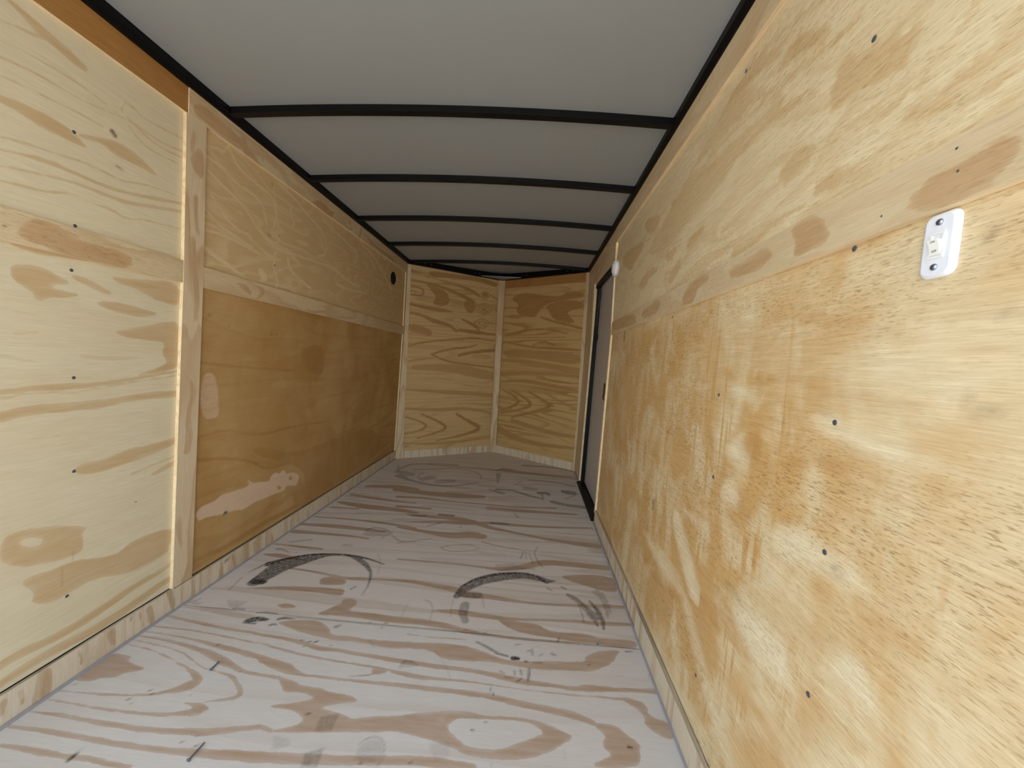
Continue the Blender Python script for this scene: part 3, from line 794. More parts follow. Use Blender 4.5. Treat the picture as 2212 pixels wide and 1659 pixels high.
MT = {
    'floor': ply('floor_plywood', (214, 208, 202), (178, 148, 120), 'x', contour=.22, bands=8, stretch=.12, seed=1, gain=.95, rough=.6, dirt_col=(34, 29, 25), fiber=.05, wob=.0055, edge=.0018),
    'floor2': ply('floor_plywood_far', (216, 207, 199), (168, 138, 110), 'x', contour=.40, bands=15, stretch=.07, seed=2, gain=.95, rough=.6, dirt_col=(32, 27, 22), fiber=.05, wob=.004, edge=.002),
    'left_near': ply('pale_pine_plywood', (220, 208, 178), (194, 158, 110), 'y', contour=.12, bands=7, stretch=.12, seed=3, gain=.8, fiber=.07, dirt_col=(110, 70, 50), pale_col=(236, 212, 186), wob=.005, edge=.0025),
    'left_up': ply('wavy_pine_plywood', (210, 182, 136), (232, 212, 174), 'y', contour=.62, bands=24, stretch=.3, seed=4, fiber=.07, gain=.8, edge=.003),
    'left_low': ply('stained_pine_plywood', (206, 176, 126), (176, 134, 80), 'y', contour=.5, bands=11, stretch=.16, seed=5, stain=.85, streak=.5, stain_col=(212, 186, 140), pale_col=(222, 194, 168), fiber=.06, dirt_col=(40, 34, 34), edge=.004, wob=.01, stain_rng=(.3, .68, .45)),
    'right_up': ply('blotchy_pine_plywood', (230, 212, 174), (204, 168, 118), 'y', contour=.5, bands=13, stretch=.22, seed=6, gain=.78, fiber=.12, pores=.24, wob=.022, edge=.006, dash=380),
    'right_low': ply('golden_stained_plywood', (232, 214, 176), (212, 174, 118), 'y', contour=.16, bands=5, stretch=.18, seed=7, gain=.75, fiber=.14, pores=.40, stain=.75, streak=1.0, stain_col=(224, 184, 118), pale_col=(238, 224, 190), dirt_col=(66, 38, 20), wob=.03, edge=.008, dash=420, stain_rng=(.40, .64, .05)),
    'nose_left': ply('cathedral_pine_plywood', (206, 176, 126), (154, 110, 58), 'n', contour=.68, bands=24, stretch=.085, seed=8, fiber=.06, gain=.85, edge=.006, wob=.008),
    'nose_right': ply('patchy_pine_plywood', (200, 168, 114), (154, 108, 54), 'n', contour=.72, bands=22, stretch=.085, seed=9.4, fiber=.06, gain=.8, edge=.006, wob=.01),
    'strip_z': ply('pine_strip_upright', (218, 198, 166), (188, 152, 112), 'z', contour=.75, bands=12, stretch=.2, seed=10, fiber=.08),
    'strip_x': ply('pine_strip_crosscut', (218, 204, 182), (180, 146, 108), 'z', contour=.8, bands=16, stretch=.1, seed=11, gain=.9, fiber=.08),
    'strip_y': ply('pine_batten', (216, 196, 160), (188, 150, 106), 'y', contour=.6, bands=9, stretch=.25, seed=12, gain=.9, fiber=.08, pores=.15, wob=.012, edge=.003),
    'orange': ply('orange_heartwood_strip', (172, 126, 70), (146, 98, 46), 'y', contour=.5, bands=6, stretch=.25, seed=13, fiber=.16),
    'edge': ply('plywood_edge', (246, 224, 184), (214, 174, 124), 'y', contour=.5, bands=20, stretch=.1, seed=14, fiber=.15),
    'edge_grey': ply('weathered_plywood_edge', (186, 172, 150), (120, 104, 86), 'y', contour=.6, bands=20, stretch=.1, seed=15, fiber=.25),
    'black': plain('black_painted_steel', (7, 7, 9), .45, 0, .2, .22),
    'roof': plain('grey_roof_skin', (153, 156, 155), .45, 0, .05, .4, 3),
    'skin': plain('trailer_outer_skin', (60, 60, 64), .5),
    'door': plain('grey_door_skin', (190, 184, 182), .45, 0, .06, .4, 5),
    'caulk': plain('grey_caulk', (168, 163, 166), .6, 0, .2, .3, 50),
    'white': plain('white_plastic', (238, 240, 248), .35),
    'offwhite': plain('offwhite_plastic', (244, 242, 238), .35),
    'ink': plain('dark_ink', (70, 72, 80), .6),
    'steel': plain('zinc_plated_steel', (170, 176, 186), .28, 1.0, .3, .5, 300),
    'dark_steel': plain('dark_zinc_steel', (104, 106, 112), .4, .45, .3, .5, 300),
    'rubber': plain('black_rubber', (18, 18, 20), .6, 0, .3, .3),
    'red': plain('dark_red_plastic', (86, 34, 30), .5),
    'ground': plain('pale_gravel_ground', (180, 177, 172), .9, 0, .4, .2, 40),
}
MT['edge'].name = 'plywood_edge'

# ------------------------------------------------------------------ object builders
def link(name, me, mats, parent=None):
    o = bpy.data.objects.new(name, me)
    C.objects.link(o)
    for m in (mats if isinstance(mats, (list, tuple)) else [mats]):
        if m is not None:
            me.materials.append(m)
    if parent:
        o.parent = parent
    return o
def tag(o, label=None, cat=None, kind=None, group=None):
    if label: o['label'] = label
    if cat: o['category'] = cat
    if kind: o['kind'] = kind
    if group: o['group'] = group
    return o

def panel(name, frm, us, vs, d, th, mat, parent=None, group=None, clip=None, fig=None, warp=None, edge=None):
    """sheet with its face at d above the frame plane, th thick; us, vs are the grid lines of the face"""
    us, vs = np.asarray(us, float), np.asarray(vs, float)
    nu, nv = len(us), len(vs)
    UU, VV = np.meshgrid(us, vs)
    P = np.stack([UU.ravel(), VV.ravel()], 1)
    Pg = P.copy()
    if clip is not None:                       # move points (e.g. cut to the V of the nose)
        P = clip(P)
    O, U, V, n = FR[frm]
    X = O+P[:, :1]*U+P[:, 1:]*V
    dd = np.full(len(P), float(d))
    if warp is not None:
        dd = dd+warp(P)
    top = X+n*dd[:, None]
    # boundary loop
    ids = np.arange(nu*nv).reshape(nv, nu)
    loop = list(ids[0, :])+list(ids[1:, -1])+list(ids[-1, -2::-1])+list(ids[-2:0:-1, 0])
    bot = X[loop]+n*(d-th)
    co = np.concatenate([top, bot])
    a, b, c_, e = ids[:-1, :-1].ravel(), ids[:-1, 1:].ravel(), ids[1:, 1:].ravel(), ids[1:, :-1].ravel()
    faces = np.stack([a, b, c_, e], 1).tolist()
    flip = np.dot(np.cross(U, V), n) < 0
    L = len(loop)
    nb = nu*nv
    for i in range(L):
        j = (i+1) % L
        faces.append([loop[j], loop[i], nb+i, nb+j])
    faces.append([nb+i for i in range(L)][::-1])
    if flip:
        faces = [f[::-1] for f in faces]
    me = bpy.data.meshes.new(name)
    me.from_pydata(co.tolist(), [], faces)
    res = float(np.median(np.diff(us)) if nu > 2 else .02)
    nvt = len(co)
    arr = np.zeros((nvt, 4), np.float32)
    arr[:, 0] = -CL
    ar2 = np.zeros((nvt, 4), np.float32)
    ar2[:, 1] = 1
    if group:
        g, gs, o_ = bake(P, group, res)
        arr[:len(P), 0] = g
        arr[:len(P), 1] = o_['d']
        arr[:len(P), 2] = o_['p']
        arr[:len(P), 3] = o_['s']
        ar2[:len(P), 1] = gs
    if fig is not None:
        ar2[:len(P), 0] = fig(P)
    for nm, A in (('marks', arr), ('figure', ar2)):
        at_ = me.attributes.new(nm, 'FLOAT_COLOR', 'POINT')
        at_.data.foreach_set('color', A.ravel())
    me.update()
    o = link(name, me, [mat, edge or MT['edge']], parent)
    mi = np.zeros(len(me.polygons), np.int32)
    mi[(nu-1)*(nv-1):] = 1
    me.polygons.foreach_set('material_index', mi)
    return o

def lin(a, b, step):
    return np.linspace(a, b, max(2, int(round((b-a)/step))+1))
def grow(a, b, s0, k):
    out = [a]
    while out[-1] < b-s0:
        out.append(out[-1]+s0+k*(out[-1]-a))
    out[-1] = b
    return np.array(out)

def prism(name, pts_a, pts_b, mat, parent=None):
    """loft between two polygons with the same number of 3D points"""
    n = len(pts_a)
    co = [tuple(map(float, p)) for p in list(pts_a)+list(pts_b)]
    faces = [list(range(n))[::-1], list(range(n, 2*n))]
    faces += [[i, (i+1) % n, n+(i+1) % n, n+i] for i in range(n)]
    me = bpy.data.meshes.new(name)
    me.from_pydata(co, [], faces)
    bm = bmesh.new()
    bm.from_mesh(me)
    bmesh.ops.recalc_face_normals(bm, faces=bm.faces)
    bm.to_mesh(me)
    bm.free()
    return link(name, me, mat, parent)
def wbox(name, frm, u0_, u1_, v0, v1, d0, d1, mat, parent=None):
    q = [(u0_, v0), (u1_, v0), (u1_, v1), (u0_, v1)]
    return prism(name, [at(frm, u, v, d0) for u, v in q], [at(frm, u, v, d1) for u, v in q], mat, parent)
def lathe(name, prof, mat, parent=None, seg=20, mtx=Matrix(), squash=1):
    """prof: (radius, height) pairs along local +Z"""
    co, faces = [], []
    for r, h in prof:
        for i in range(seg):
            a = 2*math.pi*i/seg
            co.append((r*math.cos(a)*squash, r*math.sin(a), h))
    for j in range(len(prof)-1):
        for i in range(seg):
            k = (i+1) % seg
            faces.append((j*seg+i, j*seg+k, (j+1)*seg+k, (j+1)*seg+i))
    faces.append(tuple(range(seg))[::-1])
    faces.append(tuple((len(prof)-1)*seg+i for i in range(seg)))
    me = bpy.data.meshes.new(name)
    me.from_pydata(co, [], faces)
    for p in me.polygons[:-2]:
        p.use_smooth = True
    me.update()
    o = link(name, me, mat, parent)
    o.matrix_world = mtx
    return o
def on_wall(frm, u, v, d=0, spin=0.0):
    """matrix whose +Z leaves the wall, +Y is up the wall"""
    O, U, V, n = FR[frm]
    z = Vector(n)
    y = Vector(nrm(V))
    x = y.cross(z).normalized()
    y = z.cross(x)
    m = Matrix((x, y, z)).transposed().to_4x4() @ Matrix.Rotation(spin, 4, 'Z')
    m.translation = Vector(at(frm, u, v, d))
    return m
def empty(name, loc=(0, 0, 0)):
    o = bpy.data.objects.new(name, None)
    o.location = loc
    o.empty_display_size = .05
    C.objects.link(o)
    return o

# ------------------------------------------------------------------ ground outside
g = wbox('ground', 'F', -30, 32, -40, 40, -.62, -.52, MT['ground'])
tag(g, 'pale gravel ground outside the open rear doorway', 'ground', 'structure')

# ------------------------------------------------------------------ floor
SEAM = 1.343
FX0, FX1 = -.036, 1.734
def nose_y(x):
    return YC+(YA-YC)*(1-abs(x-W/2)/(W/2))
def floor_clip(P):
    P = P.copy()
    x = np.clip(P[:, 0], 0, W)
    lim = YC+(YA-YC)*(1-np.abs(x-W/2)/(W/2))+.01
    P[:, 1] = np.minimum(P[:, 1], lim)
    return P
fl = bpy.data.meshes.new('floor')
co = [(-.08, Y0, -.02), (1.83, Y0, -.02), (1.83, YC, -.02), (W/2, YA+.06, -.02), (-.08, YC, -.02)]
fl = prism('floor', co, [(a, b, -.10) for a, b, c in co], MT['skin'])
tag(fl, 'plywood trailer floor of sheets laid crosswise with tyre scuffs and boot prints', 'floor', 'structure')
gx = lin(FX0, FX1, .0052)
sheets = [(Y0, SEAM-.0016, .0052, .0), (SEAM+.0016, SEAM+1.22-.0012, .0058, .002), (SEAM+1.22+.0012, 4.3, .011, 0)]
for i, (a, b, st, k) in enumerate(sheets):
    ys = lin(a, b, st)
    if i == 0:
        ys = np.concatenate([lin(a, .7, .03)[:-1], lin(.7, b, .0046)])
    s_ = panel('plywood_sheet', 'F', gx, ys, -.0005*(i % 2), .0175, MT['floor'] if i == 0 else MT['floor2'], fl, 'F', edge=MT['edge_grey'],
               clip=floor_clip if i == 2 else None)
# screw heads and gaps set in the floor sheets near the seam
# ------------------------------------------------------------------ walls
def wall(name, x0, x1, y0, y1, z0=-.1, z1=H+.1):
    return prism(name, [(x0, y0, z0), (x1, y0, z0), (x1, y1, z0), (x0, y1, z0)],
                 [(x0, y0, z1), (x1, y0, z1), (x1, y1, z1), (x0, y1, z1)], MT['skin'])
MIDZ = 1.26
PT = .0095
wl = wall('wall_left', -.1, -.062, Y0, YC+.06)
tag(wl, 'left side wall lined with pine plywood sheets under thin battens', 'wall', 'structure')
step = .0048
ynear = np.concatenate([lin(Y0, .78, .05)[:-1], lin(.78, 1.34, .005)])
panel('plywood_panel', 'Ll', ynear, lin(.0895, MIDZ, step), 0, PT, MT['left_near'], wl, 'Lp')
panel('plywood_panel', 'Lu', ynear, lin(MIDZ+.001, H+.03, step), 0, PT, MT['left_near'], wl, 'Lp')
yfar = grow(1.342, YC, .008, .004)
tag(panel('plywood_panel', 'Ll', yfar, lin(.087, MIDZ, .0075), 0, PT, MT['left_low'], wl, 'Ls'), 'brown-stained panel with a pale scraped patch')
tag(panel('plywood_panel', 'Lu', yfar, lin(MIDZ+.001, H+.03, .006), 0, PT, MT['left_up'], wl, 'Lw'), 'pale plywood panel with wavy grain')
BT = .0112
panel('batten', 'Ll', lin(Y0, 1.3015, .012), lin(1.223, 1.301, .01), BT, BT-.0002, MT['strip_y'], wl, 'Lb')
panel('batten', 'Ll', lin(1.3835, YC-.03, .012), lin(1.221, 1.299, .01), BT, BT-.0002, MT['strip_y'], wl, 'Lb')
panel('post_strip', 'Ll', lin(1.302, 1.383, .01), lin(.088, MIDZ, .012), BT+.0015, BT+.0012, MT['strip_z'], wl, 'Lb')
panel('post_strip', 'Lu', lin(1.302, 1.383, .01), lin(MIDZ, 1.811, .012), BT+.0015, BT+.0012, MT['strip_z'], wl, 'Lb')
tag(panel('top_strip', 'Lu', lin(Y0, 1.308, .03), lin(1.811, H+.03, .02), BT, BT-.0002, MT['orange'], wl, None), 'orange-brown top strip')
panel('top_strip', 'Lu', lin(1.3085, YC-.03, .012), lin(1.811, H+.03, .012), BT+.003, BT+.0027, MT['strip_y'], wl, 'Lb')
panel('corner_strip', 'Ll', [YC-.045, YC-.02, YC-.004], lin(.06, MIDZ, .05), BT+.001, BT, MT['strip_z'], wl)
panel('corner_strip', 'Lu', [YC-.045, YC-.02, YC-.004], lin(MIDZ, H+.02, .05), BT+.001, BT, MT['strip_z'], wl)

bl = empty('baseboard_left', (-.03, 1.8, 0))
tag(bl, 'pale plywood kick board strip along the foot of the left wall', 'baseboard', 'structure')
def kid(o, par):
    o.parent = par
    o.matrix_parent_inverse = par.matrix_world.inverted()
    return o
bpy.context.view_layer.update()
kid(panel('kick_board', 'Ll', lin(Y0, 1.3075, .01), lin(.001, .087, .01), BT, BT-.0022, MT['strip_x'], None, 'Lb', edge=MT['edge_grey']), bl)
kid(panel('kick_board', 'Ll', lin(1.308, YC-.03, .01), lin(.001, .085, .01), BT+.002, BT-.001, MT['strip_x'], None, 'Lb', edge=MT['edge_grey']), bl)
kid(wbox('caulk_strip', 'Ll', Y0, YC-.03, .0005, .006, BT+.0021, .021, MT['caulk']), bl)

# right wall with the side-door opening
DN, DF, DT = 2.475, 3.275, 1.705
wr = wall('wall_right', 1.84, 1.88, Y0, YC+.06)
tag(wr, 'right side wall lined with golden-stained plywood sheets and a mid-height batten', 'wall', 'structure')
tag(panel('plywood_panel', 'Rl', grow(Y0+.0, DN-.02, .0095, .004), lin(.045, MIDZ, .0095), 0, PT, MT['right_low'], wr, 'Rp'), 'golden-brown panel with vertical stain streaks')
panel('plywood_panel', 'Ru', grow(Y0, DN-.02, .0095, .004), lin(MIDZ+.001, H+.03, .0095), 0, PT, MT['right_up'], wr, 'Rp')
panel('batten', 'Rl', lin(Y0, DN-.03, .012), lin(1.222, 1.302, .01), BT, BT-.0002, MT['strip_y'], wr, 'Rb')
panel('top_strip', 'Ru', lin(Y0, DN-.0005, .02), lin(1.803, H+.03, .015), BT+.002, BT+.0018, MT['strip_y'], wr)
panel('jamb_strip', 'Rl', lin(DN-.028, DN, .009), lin(.06, MIDZ, .05), BT+.001, BT, MT['strip_z'], wr)
panel('jamb_strip', 'Ru', lin(DN-.012, DN, .009), lin(MIDZ, 1.803, .05), BT+.001, BT, MT['strip_z'], wr)
panel('header_panel', 'Ru', lin(DN, YC-.004, .05), lin(DT+.012, H+.03, .03), BT, .02, MT['strip_y'], wr)
panel('jamb_panel', 'Rl', lin(DF+.01, YC-.004, .05), lin(.02, MIDZ, .05), BT, .02, MT['strip_z'], wr)
panel('jamb_panel', 'Ru', lin(DF+.01, YC-.004, .05), lin(MIDZ, DT+.0115, .05), BT, .02, MT['strip_z'], wr)
wbox('jamb_edge', 'Rl', DF+.004, DF+.0095, .02, MIDZ, -.012, BT, MT['edge'], wr)
wbox('jamb_edge', 'Ru', DF+.004, DF+.0095, MIDZ, DT+.01, -.012, BT, MT['edge'], wr)

br = empty('baseboard_right', (1.73, 1.3, 0))
tag(br, 'pale plywood kick board strip along the foot of the right wall', 'baseboard', 'structure')
bpy.context.view_layer.update()
kid(panel('kick_board', 'Rl', lin(Y0, 1.449, .012), lin(.001, .085, .01), BT+.0035, BT+.0012, MT['strip_x'], None, 'Rb', edge=MT['edge_grey']), br)
kid(panel('kick_board', 'Rl', lin(1.45, DN-.03, .012), lin(.001, .083, .01), BT+.001, BT-.0012, MT['strip_x'], None, 'Rb', edge=MT['edge_grey']), br)
kid(wbox('caulk_strip', 'Rl', Y0, DN-.03, .0005, .006, BT+.0036, .021, MT['caulk']), br)

# side door
dz = wbox('door_1', 'Rl', DN-.01, DF, .02, DT, -.075, -.035, MT['door'])
tag(dz, 'grey metal side door in a black steel frame near the front of the trailer', 'door', 'structure')
for nm, (a, b, c, e) in {'frame_far': (DF-.022, DF+.003, .012, DT), 'frame_near': (DN-.02, DN-.001, .012, DT)}.items():
    wbox('door_frame', 'Rl', a, b, c, e, -.034, -.003, MT['black'], dz)
wbox('door_frame', 'Ru', DN-.02, DF+.003, DT-.03, DT+.0, -.034, -.003, MT['black'], dz)
wbox('door_sill', 'Rl', DN-.005, DF+.01, -.008, .0115, -.034, .028, MT['black'], dz)
wbox('bar_latch', 'Rl', 2.585, 2.655, .79, .905, -.0345, -.012, MT['rubber'], dz)
wbox('latch_tongue', 'Rl', 2.60, 2.64, .795, .82, -.0118, -.006, MT['red'], dz)
wbox('hinge', 'Rl', DF-.06, DF-.024, 1.24, 1.29, -.0345, -.02, MT['black'], dz)
# door holder spring hanging inside the top far corner
prof = []
cv = bpy.data.curves.new('door_spring', 'CURVE')
cv.dimensions = '3D'
cv.bevel_depth = .0016
for (ua, va, ub, vb, amp, turns) in ((3.19, 1.67, 3.215, 1.36, .006, 26), (3.10, 1.62, 3.13, 1.50, .004, 10)):
    sp = cv.splines.new('POLY')
    n = turns*8
    sp.points.add(n)
    for i in range(n+1):
        t_ = i/n
        p = at('Rl', ua+(ub-ua)*t_+amp*math.cos(i*math.pi/4), va+(vb-va)*t_, -.012+amp*math.sin(i*math.pi/4))
        sp.points[i].co = (*p, 1)
so = bpy.data.objects.new('door_spring', cv)
C.objects.link(so)
so.data.materials.append(MT['dark_steel'])
so.parent = dz

# nose walls
for side, nm, mat, txt in (('NL', 'wall_front_left', 'nose_left', 'left half of the V-shaped front wall with diamond knots in its plywood'),
                               ('NR', 'wall_front_right', 'nose_right', 'right half of the V-shaped front wall under an orange top strip')):
    w_ = wbox(nm, side, -.16, NOSE+.03, -.1, H+.1, -.06, -.03, MT['skin'])
    tag(w_, txt, 'wall', 'structure')
    panel('plywood_panel', side, lin(-.045 if side == 'NL' else .004, NOSE-.004, .007), lin(.03, H+.06, .007), 0, PT, MT[mat], w_, side)
    panel('corner_strip', side, lin(-.04 if side == 'NL' else .002, .035, .01), lin(.0, H+.05, .05), BT, BT-.0002, MT['strip_z'], w_)
    if side == 'NR':
        tag(panel('top_strip', side, lin(.036, NOSE-.02, .02), lin(1.812, H+.05, .02), BT, BT-.0002, MT['orange'], w_), 'orange-brown top strip')
    else:
        panel('top_strip', side, lin(.036, NOSE-.02, .02), lin(1.812, H+.05, .02), BT, BT-.0002, MT['nose_left'], w_, side)
    bb = empty('baseboard_front_left' if side == 'NL' else 'baseboard_front_right', tuple(at(side, NOSE/2, 0)))
    bpy.context.view_layer.update()
    tag(bb, 'kick board at the foot of the %s half of the V-shaped front wall' % ('left' if side == 'NL' else 'right'), 'baseboard', 'structure')
    kid(panel('kick_board', side, lin(.036, NOSE-.004, .012), lin(.001, .075 if side == 'NL' else .08, .01), BT, BT-.0002, MT['strip_x'], None), bb)
ax = FR['NL'][0]+FR['NL'][1]*NOSE
cp = [(W/2-.036, YA-.036), (W/2-.03, YA-.042), (W/2+.03, YA-.042), (W/2+.036, YA-.036), (W/2+.002, YA-.012), (W/2-.002, YA-.012)]
tp = prism('trim_1', [(a, b, .001) for a, b in cp], [(a, b, H+.02) for a, b in cp], MT['strip_z'])
tag(tp, 'upright plywood strip covering the point of the V-shaped front wall', 'trim', 'structure')

# ------------------------------------------------------------------ ceiling
RISE = .027
def zc(x):
    return H+.034+RISE*(1-((x-W/2)/(W/2))**2)
xs = np.linspace(-.03, W+.03, 33)
def ceil_pt(x, y, dz=0.0):
    return (x, y, zc(x)+dz)
ys = list(np.linspace(Y0, YC, 12))+[YC+(YA-YC)*k/4 for k in (1, 2, 3, 4)]
co, faces = [], []
for k in (0, 1):
    for y in ys:
        for x in xs:
            ex = min(max(x, 0), W)
            co.append(ceil_pt(x, min(y, nose_y(ex)+.03), .02*k))
nx, ny = len(xs), len(ys)
for j in range(ny-1):
    for i in range(nx-1):
        a = j*nx+i
        faces.append((a, a+nx, a+nx+1, a+1))
        b = a+nx*ny
        faces.append((b, b+1, b+nx+1, b+nx))
for i in range(nx-1):
    for j in (0, ny-1):
        a = j*nx+i
        f_ = (a, a+1, a+1+nx*ny, a+nx*ny)
        faces.append(f_ if j == 0 else f_[::-1])
for j in range(ny-1):
    for i in (0, nx-1):
        a = j*nx+i
        f_ = (a, a+nx*ny, a+nx+nx*ny, a+nx)
        faces.append(f_ if i == 0 else f_[::-1])
me = bpy.data.meshes.new('ceiling')
me.from_pydata(co, [], faces)
for p in me.polygons:
    p.use_smooth = True
ce = link('ceiling', me, MT['roof'])
tag(ce, 'bowed grey roof skin over black steel ribs', 'ceiling', 'structure')
RY = [1.475, 2.008, 2.557, 3.100, 3.632]
for y in RY:
    # hat-shaped tube following the bow of the roof: vertical face, rolled lip, underside
    co, faces = [], []
    X = np.linspace(.028, W-.028, 25)
    prof = [(-.014, .001), (-.014, -.020), (-.017, -.022), (-.017, -.027), (.013, -.027), (.013, .001)]
    for x in X:
        for dy, dz_ in prof:
            co.append((x, y+dy, zc(x)+dz_))
    m_ = len(prof)
    for i in range(len(X)-1):
        for k in range(m_):
            k2 = (k+1) % m_
            faces.append((i*m_+k, i*m_+k2, (i+1)*m_+k2, (i+1)*m_+k))
    faces.append(tuple(range(m_))[::-1])
    faces.append(tuple((len(X)-1)*m_+k for k in range(m_)))
    me = bpy.data.meshes.new('roof_rib')
    me.from_pydata(co, [], faces)
    link('roof_rib', me, MT['black'], ce)
# side rails
for s in (0, 1):
    xa, xb = (-.02, .030) if s == 0 else (W+.02, W-.028)
    prism('roof_rail', [(xa, Y0, H), (xb-(.012 if s == 0 else -.012), Y0, H), (xb, Y0, H+.012), (xb, Y0, H+.046), (xa, Y0, H+.046)],
          [(xa, YC, H), (xb-(.012 if s == 0 else -.012), YC, H), (xb, YC, H+.012), (xb, YC, H+.046), (xa, YC, H+.046)], MT['black'], ce)
for side in ('NL', 'NR'):
    a0 = [at(side, u, H+.0, d) for u, d in ((-.02, -.02), (-.02, .045), (NOSE-.001, .045), (NOSE-.001, -.02))]
    a1 = []
    for p in a0:
        a1.append((p[0], p[1], zc(p[0])+.004))
    prism('nose_rail', a0, a1, MT['black'], ce)
    for u in (.16, .22, NOSE-.35, NOSE-.3):
        lathe('rivet', [(.004, 0), (.003, .0015), (.001, .0022)], MT['steel'], ce, 10, on_wall(side, u, H+.025, .0452))
for (x, y) in ((.024, 1.46), (W-.024, 1.46), (.024, 1.99), (W-.024, 1.99)):
    prism('rib_weld', [(x-.012, y-.02, H+.012), (x+.012, y-.02, H+.012), (x+.006, y+.02, H+.012), (x-.006, y+.02, H+.012)],
          [(x-.008, y-.012, H+.03), (x+.008, y-.012, H+.03), (x+.006, y+.012, H+.03), (x-.006, y+.012, H+.03)], MT['black'], ce)
gz = zc(W/2)-.028
gp = [(W/2-.30, YA-.19), (W/2+.26, YA-.19), (W/2+.06, YA-.06), (W/2-.06, YA-.06)]
tag(prism('corner_plate', [(a, b, H+.004) for a, b in gp], [(a, b, H+.012) for a, b in gp], plain('grey_steel_plate', (130, 132, 142), .4, 0, .2), ce), 'dark grey steel plate')

# ------------------------------------------------------------------ fixings in the walls (parts of their sheets)
def panel_of(par, hit):
    return [c for c in par.children if c.name.startswith('plywood_panel')][hit]
screw_head = lathe('screw', [(.0046, 0), (.0044, .0006), (.0032, .0009), (.0012, .0003)], MT['dark_steel'], None, 14)
first = True
def screws(par, hit, frm, lst, r=1.0, d=.0001):
    global first
    pan = panel_of(par, hit)
    for u, v in lst:
        o = screw_head if first else screw_head.copy()
        if not first:
            C.objects.link(o)
        first = False
        o.parent = pan
        o.matrix_world = on_wall(frm, u, v, d) @ Matrix.Scale(r, 4)
screws(wl, 0, 'Ll', [(.983, 1.187), (.993, .891), (.998, .622), (.987, .2585)])
screws(wl, 1, 'Lu', [(.987, 1.556), (.990, 1.309)])
screws(wl, 2, 'Ll', [(1.551, .281)], 1.2)
screws(wl, 3, 'Lu', [(1.788, 1.408)])
screws(wr, 0, 'Rl', [(.634, 1.2163), (.630, .9406), (.618, .733), (.615, .496), (1.012, .9546), (.975, .220), (.995, .742), (1.41, 1.206)])
screws(wr, 1, 'Ru', [(.636, 1.533), (1.02, 1.771)])
bat = [c for c in wr.children if c.name.startswith('batten')][0]
for u, v in ((.5795, 1.2447), (.4888, 1.2885), (.484, 1.26)):
    o = screw_head.copy()
    C.objects.link(o)
    o.parent = bat
    o.matrix_world = on_wall('Rl', u, v, BT) @ Matrix.Scale(.36, 4)

# ------------------------------------------------------------------ things
# round white dome light beside the door
u_, v_ = 2.43, 1.635
dl = empty('dome_light', tuple(at('Ru', u_, v_, BT+.002)))
tag(dl, 'round white dome light on the right wall above the near edge of the side door', 'light')
bpy.context.view_layer.update()
kid(lathe('housing', [(.050, 0), (.050, .018), (.046, .024), (.038, .026)], MT['white'], None, 40, on_wall('Ru', u_, v_, .0002)), dl)
kid(lathe('lens', [(.036, 0), (.034, .004), (.022, .007), (.004, .008)], MT['offwhite'], None, 32, on_wall('Ru', u_, v_, .0262)), dl)
# round black vent in the left wall
vt = empty('wall_vent', tuple(at('Lu', 3.302, 1.687)))
tag(vt, 'round black vent cover high on the left wall near the front corner', 'vent')
bpy.context.view_layer.update()
kid(lathe('rim', [(.055, 0), (.055, .004), (.048, .008), (.044, .006), (.044, .002)], MT['rubber'], None, 36, on_wall('Lu', 3.302, 1.687, .0002)), vt)
for k in range(-3, 4):
    w_ = math.sqrt(max(.042**2-(k*.0115)**2, .0001))
    kid(wbox('louvre', 'Lu', 3.302-w_, 3.302+w_, 1.687+k*.0115-.003, 1.687+k*.0115+.003, .003, .0075, MT['rubber']), vt)

# switch plate
SU, SV = .5015, 1.1805
sw = empty('light_switch', tuple(at('Rl', SU, SV)))
tag(sw, 'white switch plate with an ON and OFF rocker below the right-hand batten', 'switch')
bpy.context.view_layer.update()
def rounded(w, h, r, n=6):
    pts = []
    for cx_, cy_, a0 in ((w/2-r, h/2-r, 0), (-w/2+r, h/2-r, 90), (-w/2+r, -h/2+r, 180), (w/2-r, -h/2+r, 270)):
        for i in range(n+1):
            a = math.radians(a0+90*i/n)
            pts.append((cx_+r*math.cos(a), cy_+r*math.sin(a)))
    return pts
def slab(name, levels, mat, mtx, parent, smooth=True):
    co, faces = [], []
    n = len(levels[0][0])
    for pts, z in levels:
        co += [(a, b, z) for a, b in pts]
    for j in range(len(levels)-1):
        for i in range(n):
            k = (i+1) % n
            faces.append((j*n+i, j*n+k, (j+1)*n+k, (j+1)*n+i))
    faces.append(tuple(range(n))[::-1])
    faces.append(tuple((len(levels)-1)*n+i for i in range(n)))
    me = bpy.data.meshes.new(name)
    me.from_pydata(co, [], faces)
    if smooth:
        for p in me.polygons[:-1]:
            p.use_smooth = True
    o = link(name, me, mat)
    o.matrix_world = mtx
    return kid(o, parent)
ms = on_wall('Rl', SU, SV, .0002)
PW, PH = .042, .080
slab('plate', [(rounded(PW, PH, .0115), 0), (rounded(PW, PH, .0115), .0015), (rounded(PW-.002, PH-.002, .0108), .0035),
               (rounded(PW-.006, PH-.006, .009), .0055), (rounded(PW-.011, PH-.010, .007), .0063)], MT['white'], ms, sw)
top = ms @ Matrix.Translation((0, -.0005, .0064))
def ringbox(w, h, w2, h2, z):
    o_ = [(-w/2, -h/2), (w/2, -h/2), (w/2, h/2), (-w/2, h/2)]
    i_ = [(-w2/2, -h2/2), (w2/2, -h2/2), (w2/2, h2/2), (-w2/2, h2/2)]
    co = [(a, b, 0) for a, b in o_]+[(a, b, z) for a, b in o_]+[(a, b, z) for a, b in i_]+[(a, b, 0) for a, b in i_]
    fs = []
    for s in (0, 4, 8):
        for i in range(4):
            k = (i+1) % 4
            fs.append((s+i, s+k, s+4+k, s+4+i))
    return co, fs
